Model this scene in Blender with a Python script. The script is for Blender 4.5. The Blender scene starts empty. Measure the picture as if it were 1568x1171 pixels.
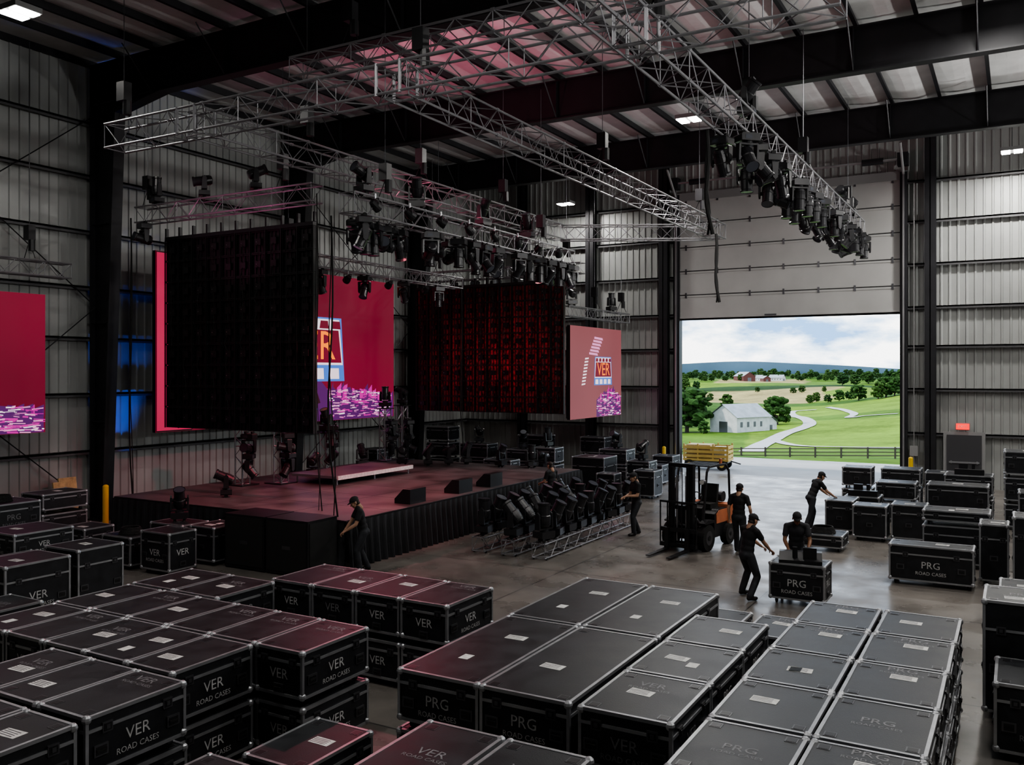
import bpy, math, random
from mathutils import Vector, Matrix, Euler
random.seed(7)
scene = bpy.context.scene
COL = scene.collection
CAMZ = 4.5

# ------------------------------------------------------------ materials
MATS = {}
def mat(name, col=(0.5,0.5,0.5), rough=0.5, metal=0.0, noise=0.0, nscale=5.0, bump=0.0, bscale=40.0,
        emit=None, estr=0.0, spec=0.5, rvar=0.0):
    if name in MATS: return MATS[name]
    m = bpy.data.materials.new(name); m.use_nodes = True
    nt = m.node_tree; b = nt.nodes['Principled BSDF']
    b.inputs['Base Color'].default_value = (*col, 1)
    b.inputs['Roughness'].default_value = rough
    b.inputs['Metallic'].default_value = metal
    b.inputs['Specular IOR Level'].default_value = spec
    tc = nt.nodes.new('ShaderNodeTexCoord')
    if noise > 0:
        n = nt.nodes.new('ShaderNodeTexNoise'); n.inputs['Scale'].default_value = nscale
        n.inputs['Detail'].default_value = 5
        nt.links.new(tc.outputs['Object'], n.inputs['Vector'])
        r = nt.nodes.new('ShaderNodeValToRGB')
        r.color_ramp.elements[0].position = 0.3; r.color_ramp.elements[1].position = 0.7
        r.color_ramp.elements[0].color = (*[c*(1-noise) for c in col], 1)
        r.color_ramp.elements[1].color = (*[min(1, c*(1+noise)) for c in col], 1)
        nt.links.new(n.outputs['Fac'], r.inputs['Fac'])
        nt.links.new(r.outputs['Color'], b.inputs['Base Color'])
        if rvar > 0:
            mr = nt.nodes.new('ShaderNodeMapRange')
            mr.inputs['To Min'].default_value = max(0.02, rough-rvar); mr.inputs['To Max'].default_value = rough+rvar
            nt.links.new(n.outputs['Fac'], mr.inputs['Value'])
            nt.links.new(mr.outputs['Result'], b.inputs['Roughness'])
    if bump > 0:
        n2 = nt.nodes.new('ShaderNodeTexNoise'); n2.inputs['Scale'].default_value = bscale
        nt.links.new(tc.outputs['Object'], n2.inputs['Vector'])
        bp = nt.nodes.new('ShaderNodeBump'); bp.inputs['Strength'].default_value = bump
        bp.inputs['Distance'].default_value = 0.02
        nt.links.new(n2.outputs['Fac'], bp.inputs['Height'])
        nt.links.new(bp.outputs['Normal'], b.inputs['Normal'])
    if emit:
        b.inputs['Emission Color'].default_value = (*emit, 1)
        b.inputs['Emission Strength'].default_value = estr
    MATS[name] = m
    return m

M_wall = mat('wall_sheet', (0.34,0.35,0.34), 0.42, 0.15, noise=0.12, nscale=0.6)
M_girt = mat('girt_steel', (0.09,0.09,0.095), 0.5, 0.3)
M_steel = mat('frame_steel', (0.018,0.018,0.021), 0.5, 0.2, noise=0.2, nscale=2)
M_roof = mat('roof_insulation', (0.68,0.68,0.67), 0.6, 0, noise=0.10, nscale=1.2, bump=0.5, bscale=3)
M_door = mat('door_panel', (0.46,0.46,0.45), 0.5, 0.1, noise=0.06, nscale=1)
M_black = mat('black_paint', (0.012,0.012,0.014), 0.4)
M_fix = mat('fixture_body', (0.022,0.022,0.025), 0.3)
M_blackr = mat('black_rubber', (0.01,0.01,0.01), 0.8)
M_alu = mat('aluminium', (0.50,0.50,0.52), 0.35, 0.9)
M_aludark = mat('case_edge_alu', (0.42,0.43,0.45), 0.42, 0.75, noise=0.15, nscale=6)
M_truss = mat('truss_alu', (0.27,0.27,0.285), 0.5, 0.6)
M_case = mat('case_laminate', (0.013,0.014,0.017), 0.45, 0, noise=0.35, nscale=7, bump=0.15, bscale=180, rvar=0.1)
M_caset = mat('case_lid_laminate', (0.019,0.021,0.024), 0.44, 0, noise=0.4, nscale=4, bump=0.1, bscale=120, rvar=0.10)
M_dish = mat('recess_dish', (0.13,0.13,0.14), 0.4, 0.8)
M_white = mat('stencil_white', (0.50,0.50,0.50), 0.6, noise=0.25, nscale=20)
M_whited = mat('stencil_faded', (0.20,0.20,0.21), 0.6, noise=0.3, nscale=20)
M_paper = mat('paper_label', (0.68,0.68,0.66), 0.7, noise=0.2, nscale=14)
M_lens = mat('lens_glass', (0.05,0.055,0.07), 0.25, 0.0)
M_warm = mat('par_glow', (0.3,0.02,0.0), 0.4, emit=(1.0,0.05,0.015), estr=12)
M_red_em = mat('exit_red', (0.6,0.02,0.02), 0.4, emit=(1,0.03,0.02), estr=1.6)
M_lamp = mat('lamp_emitter', (1,1,1), 0.4, emit=(1,0.98,0.93), estr=30)
M_drape = mat('drape_cloth', (0.014,0.015,0.018), 0.75, noise=0.3, nscale=3)
M_deck = mat('stage_deck', (0.10,0.08,0.082), 0.42, 0, noise=0.5, nscale=1.2, rvar=0.14)
M_yellow = mat('safety_yellow', (0.75,0.5,0.03), 0.5)
M_orange = mat('forklift_orange', (0.55,0.18,0.085), 0.45, noise=0.15, nscale=5)
M_wood = mat('pallet_wood', (0.50,0.36,0.17), 0.7, noise=0.25, nscale=7)
M_tanp = mat('cart_tan_paint', (0.55,0.38,0.10), 0.5, noise=0.1, nscale=4)
M_trim = mat('grey_trim', (0.25,0.25,0.25), 0.5)
M_doorleaf = mat('exit_leaf', (0.05,0.05,0.055), 0.5)

# ------------------------------------------------------------ mesh builder
class MB:
    def __init__(s): s.v=[]; s.f=[]; s.m=[]; s.mats=[]; s.M=None
    def mi(s, m):
        if m not in s.mats: s.mats.append(m)
        return s.mats.index(m)
    def add(s, vs, fs, m):
        k=len(s.v); i=s.mi(m)
        for p in vs:
            p=Vector(p)
            if s.M is not None: p=s.M@p
            s.v.append(p)
        for f in fs: s.f.append([k+j for j in f]); s.m.append(i)
    def box(s, c, d, m, R=None):
        c=Vector(c); hx,hy,hz=d[0]/2,d[1]/2,d[2]/2
        vs=[Vector(q) for q in [(-hx,-hy,-hz),(hx,-hy,-hz),(hx,hy,-hz),(-hx,hy,-hz),(-hx,-hy,hz),(hx,-hy,hz),(hx,hy,hz),(-hx,hy,hz)]]
        if R is not None: vs=[R@q for q in vs]
        s.add([c+q for q in vs], [(0,3,2,1),(4,5,6,7),(0,1,5,4),(1,2,6,5),(2,3,7,6),(3,0,4,7)], m)
    def bb(s, a, b, m):
        s.box([(a[i]+b[i])/2 for i in range(3)], [abs(b[i]-a[i]) for i in range(3)], m)
    def tube(s, p0, p1, r, m, n=6, r2=None, caps=True):
        p0=Vector(p0); p1=Vector(p1); r2=r if r2 is None else r2
        d=(p1-p0)
        if d.length<1e-6: return
        d.normalize(); a=Vector((0,0,1)) if abs(d.z)<0.9 else Vector((1,0,0))
        x=d.cross(a).normalized(); y=d.cross(x)
        vs=[]
        for p,rr in ((p0,r),(p1,r2)):
            for i in range(n):
                t=2*math.pi*i/n; vs.append(p+x*math.cos(t)*rr+y*math.sin(t)*rr)
        fs=[(i,(i+1)%n,n+(i+1)%n,n+i) for i in range(n)]
        if caps: fs+= [tuple(range(n))[::-1], tuple(range(n,2*n))]
        s.add(vs,fs,m)
    def path(s, pts, r, m, n=6):
        for a,b in zip(pts[:-1],pts[1:]): s.tube(a,b,r,m,n)
    def ell(s, c, r, m, seg=14, rings=9, R=None):
        c=Vector(c); vs=[]
        vs.append(Vector((0,0,r[2])))
        for i in range(1,rings):
            ph=math.pi*i/rings
            for j in range(seg):
                t=2*math.pi*j/seg
                vs.append(Vector((r[0]*math.sin(ph)*math.cos(t), r[1]*math.sin(ph)*math.sin(t), r[2]*math.cos(ph))))
        vs.append(Vector((0,0,-r[2])))
        fs=[(0,1+j,1+(j+1)%seg) for j in range(seg)]
        for i in range(rings-2):
            for j in range(seg):
                a=1+i*seg+j; b=1+i*seg+(j+1)%seg; fs.append((a,a+seg,b+seg,b))
        e=len(vs)-1; k=1+(rings-2)*seg
        fs+=[(k+j,e,k+(j+1)%seg) for j in range(seg)]
        if R is not None: vs=[R@q for q in vs]
        s.add([c+q for q in vs],fs,m)
    def cap(s, a, b, ra, rb, m, n=12):
        s.tube(a,b,ra,m,n,rb); s.ell(a,(ra,)*3,m,n,8); s.ell(b,(rb,)*3,m,n,8)
    def prism(s, poly, axis, a, b, m):
        def P(q,t):
            return {'x':(t,q[0],q[1]),'y':(q[0],t,q[1]),'z':(q[0],q[1],t)}[axis]
        n=len(poly); vs=[P(q,a) for q in poly]+[P(q,b) for q in poly]
        s.add(vs,[(i,(i+1)%n,n+(i+1)%n,n+i) for i in range(n)]+[tuple(range(n))[::-1],tuple(range(n,2*n))],m)
    def mesh(s, name, smooth=False):
        me=bpy.data.meshes.new(name); me.from_pydata([tuple(p) for p in s.v],[],s.f)
        for m in s.mats: me.materials.append(m)
        me.polygons.foreach_set('material_index', s.m)
        if smooth: me.polygons.foreach_set('use_smooth',[True]*len(me.polygons))
        me.validate(); me.update(); return me
    def obj(s, name, loc=(0,0,0), rz=0, smooth=False, parent=None):
        o=bpy.data.objects.new(name, s.mesh(name,smooth)); COL.objects.link(o)
        o.location=loc; o.rotation_euler=(0,0,rz)
        if parent: o.parent=parent
        return o
def inst(me, name, loc, rot=(0,0,0), parent=None):
    o=bpy.data.objects.new(name, me); COL.objects.link(o); o.location=loc; o.rotation_euler=rot
    if parent: o.parent=parent
    return o

TXT={}
def text2d(body, size):
    k=(body,size)
    if k in TXT: return TXT[k]
    cu=bpy.data.curves.new('t','FONT'); cu.body=body; cu.size=size; cu.align_x='CENTER'; cu.align_y='CENTER'; cu.resolution_u=2
    o=bpy.data.objects.new('t',cu); COL.objects.link(o)
    dg=bpy.context.evaluated_depsgraph_get(); dg.update()
    me=bpy.data.meshes.new_from_object(o.evaluated_get(dg))
    r=([v.co.copy() for v in me.vertices],[tuple(p.vertices) for p in me.polygons])
    bpy.data.objects.remove(o); bpy.data.meshes.remove(me)
    TXT[k]=r; return r
def addtext(mb, body, size, origin, right, up, m):
    vs,fs=text2d(body,size); o=Vector(origin); r=Vector(right); u=Vector(up)
    mb.add([o+r*p.x+u*p.y for p in vs],fs,m)

# ------------------------------------------------------------ building shell
XL,XR,YB,YD,ZR = -24.9, 13.0, -7.0, 38.8, 14.1
DX0,DX1,DZ = -13.3,-4.1,6.9
DTOP=12.2
def ribbed(mb, p0, u, nrm, L, z0, z1, m):
    u=Vector(u); n=Vector(nrm); p0=Vector(p0)
    xs=[]; t=0
    while t<L:
        for dt,h in ((0,0),(0.20,0),(0.225,0.04),(0.275,0.04)):
            if t+dt<L: xs.append((t+dt,h))
        t+=0.3
    xs.append((L,0))
    vs=[]
    for t,h in xs:
        q=p0+u*t+n*h
        vs.append((q.x,q.y,z0)); vs.append((q.x,q.y,z1))
    fs=[(2*i,2*i+2,2*i+3,2*i+1) for i in range(len(xs)-1)]
    mb.add(vs,fs,m)
girtz=[2.1,3.85,5.55,7.1,8.8,10.5,12.1]
w=MB(); ribbed(w,(XL,YB,0),(0,1,0),(1,0,0),YD-YB,0,ZR,M_wall)
w.bb((XL-0.12,YB,0),(XL-0.05,YD,ZR+0.2),M_trim)
for z in girtz: w.bb((XL+0.04,YB,z-0.03),(XL+0.24,YD,z+0.03),M_girt); w.bb((XL+0.22,YB,z-0.1),(XL+0.24,YD,z+0.03),M_girt)
w.obj('wall_left')
w=MB(); ribbed(w,(XR,YB,0),(0,1,0),(-1,0,0),YD-YB,0,ZR,M_wall)
w.bb((XR+0.05,YB,0),(XR+0.12,YD,ZR+0.2),M_trim)
for z in girtz: w.bb((XR-0.24,YB,z-0.03),(XR-0.04,YD,z+0.03),M_girt)
w.obj('wall_right')
w=MB(); ribbed(w,(XL,YB,0),(1,0,0),(0,1,0),XR-XL,0,ZR,M_wall); w.bb((XL,YB-0.12,0),(XR,YB-0.05,ZR+0.2),M_trim)
w.obj('wall_back')
w=MB()
EX0,EX1=-2.55,-1.1
ribbed(w,(XL,YD,0),(1,0,0),(0,-1,0),DX0-XL,0,ZR,M_wall)
ribbed(w,(DX1,YD,0),(1,0,0),(0,-1,0),XR-DX1,0,ZR,M_wall)
ribbed(w,(DX0,YD,0),(1,0,0),(0,-1,0),DX1-DX0,DTOP,ZR,M_wall)
w.bb((XL,YD+0.05,0),(DX0,YD+0.12,ZR+0.2),M_trim); w.bb((DX1,YD+0.05,0),(XR,YD+0.12,ZR+0.2),M_trim); w.bb((DX0,YD+0.05,DTOP),(DX1,YD+0.12,ZR+0.2),M_trim)
for z in girtz:
    segs=[(XL,DX0),(DX1,XR)] if z<DTOP else [(XL,XR)]
    for a,b in segs:
        w.bb((a,YD-0.24,z-0.03),(b,YD-0.04,z+0.03),M_girt); w.bb((a,YD-0.24,z-0.1),(b,YD-0.22,z+0.03),M_girt)
w.obj('wall_door_side')
c=MB()
for x in (-21.3,-17.6,-13.95,-3.0,1.5,6.0):
    c.bb((x-0.2,YD-0.60,0),(x+0.2,YD-0.57,13.9),M_steel); c.bb((x-0.2,YD-0.27,0),(x+0.2,YD-0.24,13.9),M_steel); c.bb((x-0.02,YD-0.6,0),(x+0.02,YD-0.25,13.9),M_steel)
c.obj('end_wall_column')
t=MB()
for x in (DX0-0.12,DX1+0.12):
    t.bb((x-0.14,YD-0.30,0),(x+0.14,YD+0.1,DTOP+0.3),M_steel)
    t.bb((x-0.03,YD-0.42,0),(x+0.03,YD-0.30,13.2),M_alu)
t.bb((DX0-0.3,YD-0.28,DTOP),(DX1+0.3,YD-0.1,DTOP+0.35),M_trim)
t.tube((DX0-0.2,YD-0.6,DTOP+0.75),(DX1+0.2,YD-0.6,DTOP+0.75),0.05,M_alu,8)
for x in (DX0+1.0,(DX0+DX1)/2,DX1-1.0): t.tube((x-0.4,YD-0.6,DTOP+0.75),(x+0.4,YD-0.6,DTOP+0.75),0.13,M_steel,12)
for s2,x in ((-1,DX0-0.12),(1,DX1+0.12)):
    t.tube((x,YD-0.4,12.4),(x,YD-1.5,13.4),0.05,M_trim,6); t.bb((x-0.2,YD-0.7,DTOP+0.5),(x+0.2,YD-0.3,DTOP+1.0),M_steel)
t.obj('trim_door')
d=MB(); nsec=5; hs=(DTOP+0.05-DZ)/nsec
for i in range(nsec):
    z0=DZ+i*hs
    d.bb((DX0-0.05,YD-0.18,z0+0.02),(DX1+0.05,YD-0.10,z0+hs-0.02),M_door)
    d.bb((DX0-0.05,YD-0.20,z0+0.03),(DX1+0.05,YD-0.18,z0+0.10),M_door)
    d.bb((DX0-0.05,YD-0.20,z0+hs-0.10),(DX1+0.05,YD-0.18,z0+hs-0.03),M_door)
    d.bb((DX0-0.05,YD-0.17,z0-0.02),(DX1+0.05,YD-0.11,z0+0.02),M_black)
    for k in range(7):
        x=DX0+0.3+(DX1-DX0-0.6)*k/6
        d.bb((x-0.04,YD-0.215,z0+hs-0.14),(x+0.04,YD-0.18,z0+hs+0.1),M_dish)
d.bb((DX0-0.03,YD-0.17,DZ-0.06),(DX1+0.03,YD-0.11,DZ+0.02),M_blackr)
d.bb((DX0+3.8,YD-0.22,DZ+0.05),(DX0+4.3,YD-0.18,DZ+0.12),M_dish)
d.obj('door_1')
d=MB(); d.bb((EX0,YD-0.34,0),(EX1,YD-0.27,2.2),M_trim)
d.bb((EX0+0.12,YD-0.38,0.02),(EX1-0.12,YD-0.34,2.08),M_doorleaf); d.bb((EX0+0.2,YD-0.44,1.0),(EX1-0.2,YD-0.40,1.06),M_alu)
d.bb((EX0+0.25,YD-0.42,0.98),(EX0+0.3,YD-0.38,1.08),M_alu);d.bb((EX1-0.3,YD-0.42,0.98),(EX1-0.25,YD-0.38,1.08),M_alu)
d.obj('door_2')
d=MB(); d.bb((-2.1,YD-0.42,2.30),(-1.65,YD-0.34,2.52),M_red_em); d.bb((-2.13,YD-0.345,2.27),(-1.62,YD-0.25,2.55),M_trim)
addtext(d,'EXIT',0.16,(-1.875,YD-0.425,2.41),(1,0,0),(0,0,1),M_paper); d.obj('exit_sign')

def floor_mat():
    m=bpy.data.materials.new('polished_concrete'); m.use_nodes=True; nt=m.node_tree; b=nt.nodes['Principled BSDF']
    tc=nt.nodes.new('ShaderNodeTexCoord')
    n=nt.nodes.new('ShaderNodeTexNoise'); n.inputs['Scale'].default_value=0.35; n.inputs['Detail'].default_value=8; n.inputs['Roughness'].default_value=0.65
    nt.links.new(tc.outputs['Object'],n.inputs['Vector'])
    r=nt.nodes.new('ShaderNodeValToRGB'); r.color_ramp.elements[0].position=0.35; r.color_ramp.elements[1].position=0.68
    r.color_ramp.elements[0].color=(0.105,0.097,0.088,1); r.color_ramp.elements[1].color=(0.22,0.20,0.18,1)
    nt.links.new(n.outputs['Fac'],r.inputs['Fac'])
    sep=nt.nodes.new('ShaderNodeSeparateXYZ'); nt.links.new(tc.outputs['Object'],sep.inputs[0])
    fac=None
    for ax in ('X','Y'):
        a=nt.nodes.new('ShaderNodeMath'); a.operation='MULTIPLY'; a.inputs[1].default_value=1/4.5; nt.links.new(sep.outputs[ax],a.inputs[0])
        f=nt.nodes.new('ShaderNodeMath'); f.operation='FRACT'; nt.links.new(a.outputs[0],f.inputs[0])
        l=nt.nodes.new('ShaderNodeMath'); l.operation='LESS_THAN'; l.inputs[1].default_value=0.006; nt.links.new(f.outputs[0],l.inputs[0])
        if fac is None: fac=l
        else:
            mx=nt.nodes.new('ShaderNodeMath'); mx.operation='MAXIMUM'; nt.links.new(fac.outputs[0],mx.inputs[0]); nt.links.new(l.outputs[0],mx.inputs[1]); fac=mx
    mix=nt.nodes.new('ShaderNodeMixRGB'); nt.links.new(fac.outputs[0],mix.inputs['Fac']); nt.links.new(r.outputs['Color'],mix.inputs['Color1']); mix.inputs['Color2'].default_value=(0.04,0.04,0.04,1)
    nt.links.new(mix.outputs[0],b.inputs['Base Color'])
    n2=nt.nodes.new('ShaderNodeTexNoise'); n2.inputs['Scale'].default_value=1.1; n2.inputs['Detail'].default_value=6; nt.links.new(tc.outputs['Object'],n2.inputs['Vector'])
    mr=nt.nodes.new('ShaderNodeMapRange'); mr.inputs['From Min'].default_value=0.3; mr.inputs['From Max'].default_value=0.7
    mr.inputs['To Min'].default_value=0.20; mr.inputs['To Max'].default_value=0.46; nt.links.new(n2.outputs['Fac'],mr.inputs['Value'])
    nt.links.new(mr.outputs['Result'],b.inputs['Roughness'])
    return m
f=MB(); f.bb((XL-0.1,YB-0.1,-0.2),(XR+0.1,YD+0.1,0),floor_mat()); f.obj('floor')

r=MB(); vs=[]; fs=[]
nx=int((XR-XL)/1.5)
xs=[]
for i in range(nx+1):
    for k in range(5):
        x=XL+1.5*i+0.3*k
        if x<=XR+1: xs.append((x, -0.10*math.sin(math.pi*k/5)))
ys=[YB+ (YD-YB)*j/12 for j in range(13)]
for x,dz in xs:
    for y in ys: vs.append((x,y,ZR+dz*(0.7+0.5*math.sin(y*3+x))))
ny=len(ys)
for i in range(len(xs)-1):
    for j in range(ny-1): fs.append((i*ny+j,i*ny+j+1,(i+1)*ny+j+1,(i+1)*ny+j))
r.add(vs,fs,M_roof); r.bb((XL-0.3,YB-0.3,ZR+0.15),(XR+1.3,YD+0.3,ZR+0.25),M_trim)
r.obj('ceiling')
p=MB()
for i in range(nx+1):
    x=XL+1.5*i+0.05
    p.bb((x-0.03,YB,ZR-0.24),(x+0.03,YD-0.3,ZR-0.02),M_steel); p.bb((x-0.03,YB,ZR-0.24),(x+0.08,YD-0.3,ZR-0.21),M_steel)
p.obj('roof_purlin')
FR=[-5.6,2.2,9.8,17.35,25.6,33.6]
for y in FR:
    b=MB()
    zb=12.65; zt=13.86
    b.bb((XL+0.3,y-0.02,zb),(XR-0.2,y+0.02,zt),M_steel)
    b.bb((XL+0.3,y-0.17,zb-0.03),(XR-0.2,y+0.17,zb+0.01),M_steel)
    b.bb((XL+0.3,y-0.17,zt-0.03),(XR-0.2,y+0.17,zt+0.01),M_steel)
    k=XL+3
    while k<XR-1:
        b.bb((k-0.01,y-0.15,zb),(k+0.01,y+0.15,zt),M_steel)
        for s in (-1,1): b.tube((k,y+s*0.1,zb),(k,y+s*1.1,zt-0.1),0.025,M_steel,4)
        k+=3.0
    for side in (1,-1):
        x0=XL+0.27 if side==1 else XR-0.27
        def X(v): return x0+side*v
        poly=[(X(0),0),(X(0.55),0),(X(1.15),12.3),(X(3.2),zb),(X(3.2),zb+0.1),(X(0),zt)]
        b.prism(poly,'y',y-0.02,y+0.02,M_steel)
        for (a,c2) in (((X(0.55),0),(X(1.15),12.3)),((X(1.15),12.3),(X(3.2),zb))):
            dx=c2[0]-a[0]; dz=c2[1]-a[1]; L=math.hypot(dx,dz); R=Matrix.Rotation(-math.atan2(dz,dx),3,'Y')
            b.box(((a[0]+c2[0])/2,y,(a[1]+c2[1])/2),(L,0.36,0.05),M_steel,R)
        b.bb((X(0)-0.02,y-0.18,0),(X(0)+0.03,y+0.18,zt),M_steel)
        b.bb((X(0),y-0.16,12.28),(X(1.15),y+0.16,12.32),M_steel)
        for z in (3,6,9): b.bb((X(0.02),y-0.15,z-0.01),(X(0.7),y+0.15,z+0.01),M_steel)
        b.bb((X(-0.02),y-0.25,0),(X(0.62),y+0.25,0.04),M_steel)
    b.obj('steel_portal_frame')
b=MB()
for (ya,yb) in ((9.8,17.35),(25.6,33.6)):
    for (za,zb2) in ((0.3,6.5),(6.5,12.4)):
        b.tube((XL+0.3,ya,za),(XL+0.3,yb,zb2),0.018,M_steel,5); b.tube((XL+0.3,ya,zb2),(XL+0.3,yb,za),0.018,M_steel,5)
b.obj('wall_brace_rod')
b=MB()
b.tube((0.6,YD-0.33,0),(0.6,YD-0.33,12.6),0.03,M_trim,6); b.tube((-3.6,YD-0.35,0.3),(-3.6,YD-0.35,12.0),0.02,M_trim,6)
b.bb((0.35,YD-0.4,1.3),(0.85,YD-0.26,2.0),M_trim); b.bb((-3.75,YD-0.42,1.2),(-3.45,YD-0.3,1.6),M_trim)
b.obj('electrical_conduit')
for (x,y) in ((DX0-0.45,YD-1.0),(DX1+0.45,YD-1.0),(-23.3,16.75)):
    b=MB(); b.tube((0,0,0),(0,0,1.15),0.085,M_yellow,16); b.ell((0,0,1.15),(0.085,0.085,0.06),M_yellow); b.bb((-0.14,-0.14,0),(0.14,0.14,0.015),M_dish)
    b.obj('safety_bollard',(x,y,0))

# ------------------------------------------------------------ high bay lamps
def lamp(x,y,z,power=150):
    e=bpy.data.objects.new('high_bay_lamp',None); COL.objects.link(e); e.location=(x,y,z)
    b=MB()
    b.bb((-0.35,-0.3,0),(0.35,0.3,0.12),M_trim)
    for s in (-1,1):
        b.bb((s*0.19-0.13,-0.26,-0.03),(s*0.19+0.13,0.26,0),M_lamp)
    b.tube((0,0,0.12),(0,0,13.8-z),0.012,M_steel,5)
    b.obj('housing',parent=e)
    L=bpy.data.lights.new('lamp_light','AREA'); L.shape='RECTANGLE'; L.size=0.7; L.size_y=0.6; L.energy=power; L.color=(1,0.97,0.93)
    o=bpy.data.objects.new('light',L); COL.objects.link(o); o.parent=e; o.location=(0,0,-0.06)
LAMPS=[(-8.9,26.7,12.35,560),(-18,36.5,12.2,300),(-0.2,36,12.3,600),(-18.6,11.3,12.2,160),(-8.5,7,12.2,280),(0.5,8,12.2,360),(6,17,12.2,500),(-0.5,23,13.3,420),(-15,1,12.2,100),(7,30,12.2,520)]  # also lists extra lamps added out of view to light the hall
for l in LAMPS: lamp(*l)

# ------------------------------------------------------------ trusses
def truss_mb(mb, p0, p1, s=0.5, rc=0.024, rb=0.011, m=M_truss, bay=None):
    p0=Vector(p0); p1=Vector(p1); d=p1-p0; L=d.length; d.normalize()
    up=Vector((0,0,1)) if abs(d.z)<0.9 else Vector((0,1,0))
    sd=d.cross(up).normalized(); up=sd.cross(d)
    h=s/2; cs=[sd*a*h+up*b*h for a,b in ((-1,-1),(1,-1),(1,1),(-1,1))]
    for c in cs: mb.tube(p0+c,p1+c,rc,m,6)
    n=max(1,int(round(L/(bay or s)))); st=L/n
    for i in range(n+1):
        q=p0+d*st*i
        if i%4==0 or i==n:
            for k in range(4): mb.tube(q+cs[k],q+cs[(k+1)%4],rb,m,4,caps=False)
        if i%6==0 and 0<i<n:
            for c in cs: mb.tube(q+c-d*0.04,q+c+d*0.04,rc*1.5,m,6)
        if i<n:
            q2=q+d*st
            for k in range(4):
                a,b2=(k,(k+1)%4) if (i+k)%2==0 else ((k+1)%4,k)
                mb.tube(q+cs[a],q2+cs[b2],rb,m,4,caps=False)
def truss(name,p0,p1,s=0.5,**k):
    mb=MB(); truss_mb(mb,p0,p1,s,**k); return mb.obj(name)
def hoists(pts, zt=13.5):
    for x,y,z in pts:
        b=MB()
        b.tube((0,0,0.9),(0,0,zt-z),0.010,M_dish,4)
        b.bb((-0.12,-0.1,0.75),(0.12,0.1,1.15),M_black)
        b.tube((0.1,0,0.75),(0.1,0,0.45),0.09,M_black,8)
        b.path([(0,0,0.75),(-0.25,0,0.25)],0.012,M_black,4); b.path([(0,0,0.75),(0.25,0,0.25)],0.012,M_black,4)
        b.obj('chain_hoist',(x,y,z))
ZT=9.5
rig=MB()
T=[((-16.8,12.3),(-2,12.3)),((-14.3,12.3),(-14.3,28.6)),((-9.3,12.3),(-9.3,31.2)),((-4.9,8.0),(-4.9,32.9)),((-14.3,28.6),(-9.3,31.2))]
for a,b in T: truss_mb(rig,(*a,ZT),(*b,ZT),0.5)
for a in ((-14.3,12.3),(-9.3,12.3),(-4.9,12.3)):
    for s2 in (-1,1):
        for s3 in (-1,1): rig.tube((a[0]+s2*0.25,a[1]+s3*0.25,ZT-0.28),(a[0]+s2*0.25,a[1]+s3*0.25,ZT+0.28),0.03,M_truss,6)
truss_mb(rig,(-13.5,14.3,11.0),(-5.5,14.3,11.0),0.42)
rig.obj('flown_truss_grid')
hoists([(-16.5,12.3,ZT),(-14.3,15.5,ZT),(-9.3,13,ZT),(-4.9,13,ZT),(-9.3,21,ZT),(-9.3,29,ZT),(-4.9,18.6,ZT),(-4.9,24,ZT),(-4.9,31,ZT),(-14.3,20,ZT),(-14.3,24.5,ZT),(-12,14.3,11),(-6,14.3,11)])
truss('lighting_truss',(-22.7,17.5,9.15),(-15.8,17.5,9.15),0.45)
truss('lighting_truss',(-13.2,15.6,8.35),(-13.2,27.0,8.35),0.45)
truss('lighting_truss',(-19.2,18.6,8.0),(-19.2,29.4,8.0),0.4)
truss('lighting_truss',(-22.5,30.9,8.5),(-14.5,30.9,8.5),0.4)
truss('lighting_truss',(-15.6,31.6,6.95),(-15.6,37.8,6.95),0.4)
truss('lighting_truss',(-23.4,8.5,7.35),(-23.4,15.6,7.35),0.4)
hoists([(-22.4,17.5,9.15),(-17,17.5,9.15),(-13.2,17,8.35),(-13.2,25,8.35),(-19.2,20,8.0),(-19.2,28,8.0),(-21.5,30.9,8.5),(-15.2,30.9,8.5),(-15.6,34.4,6.95),(-15.6,37.3,6.95),(-23.4,10.6,7.35),(-23.4,14.5,7.35)])

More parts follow.
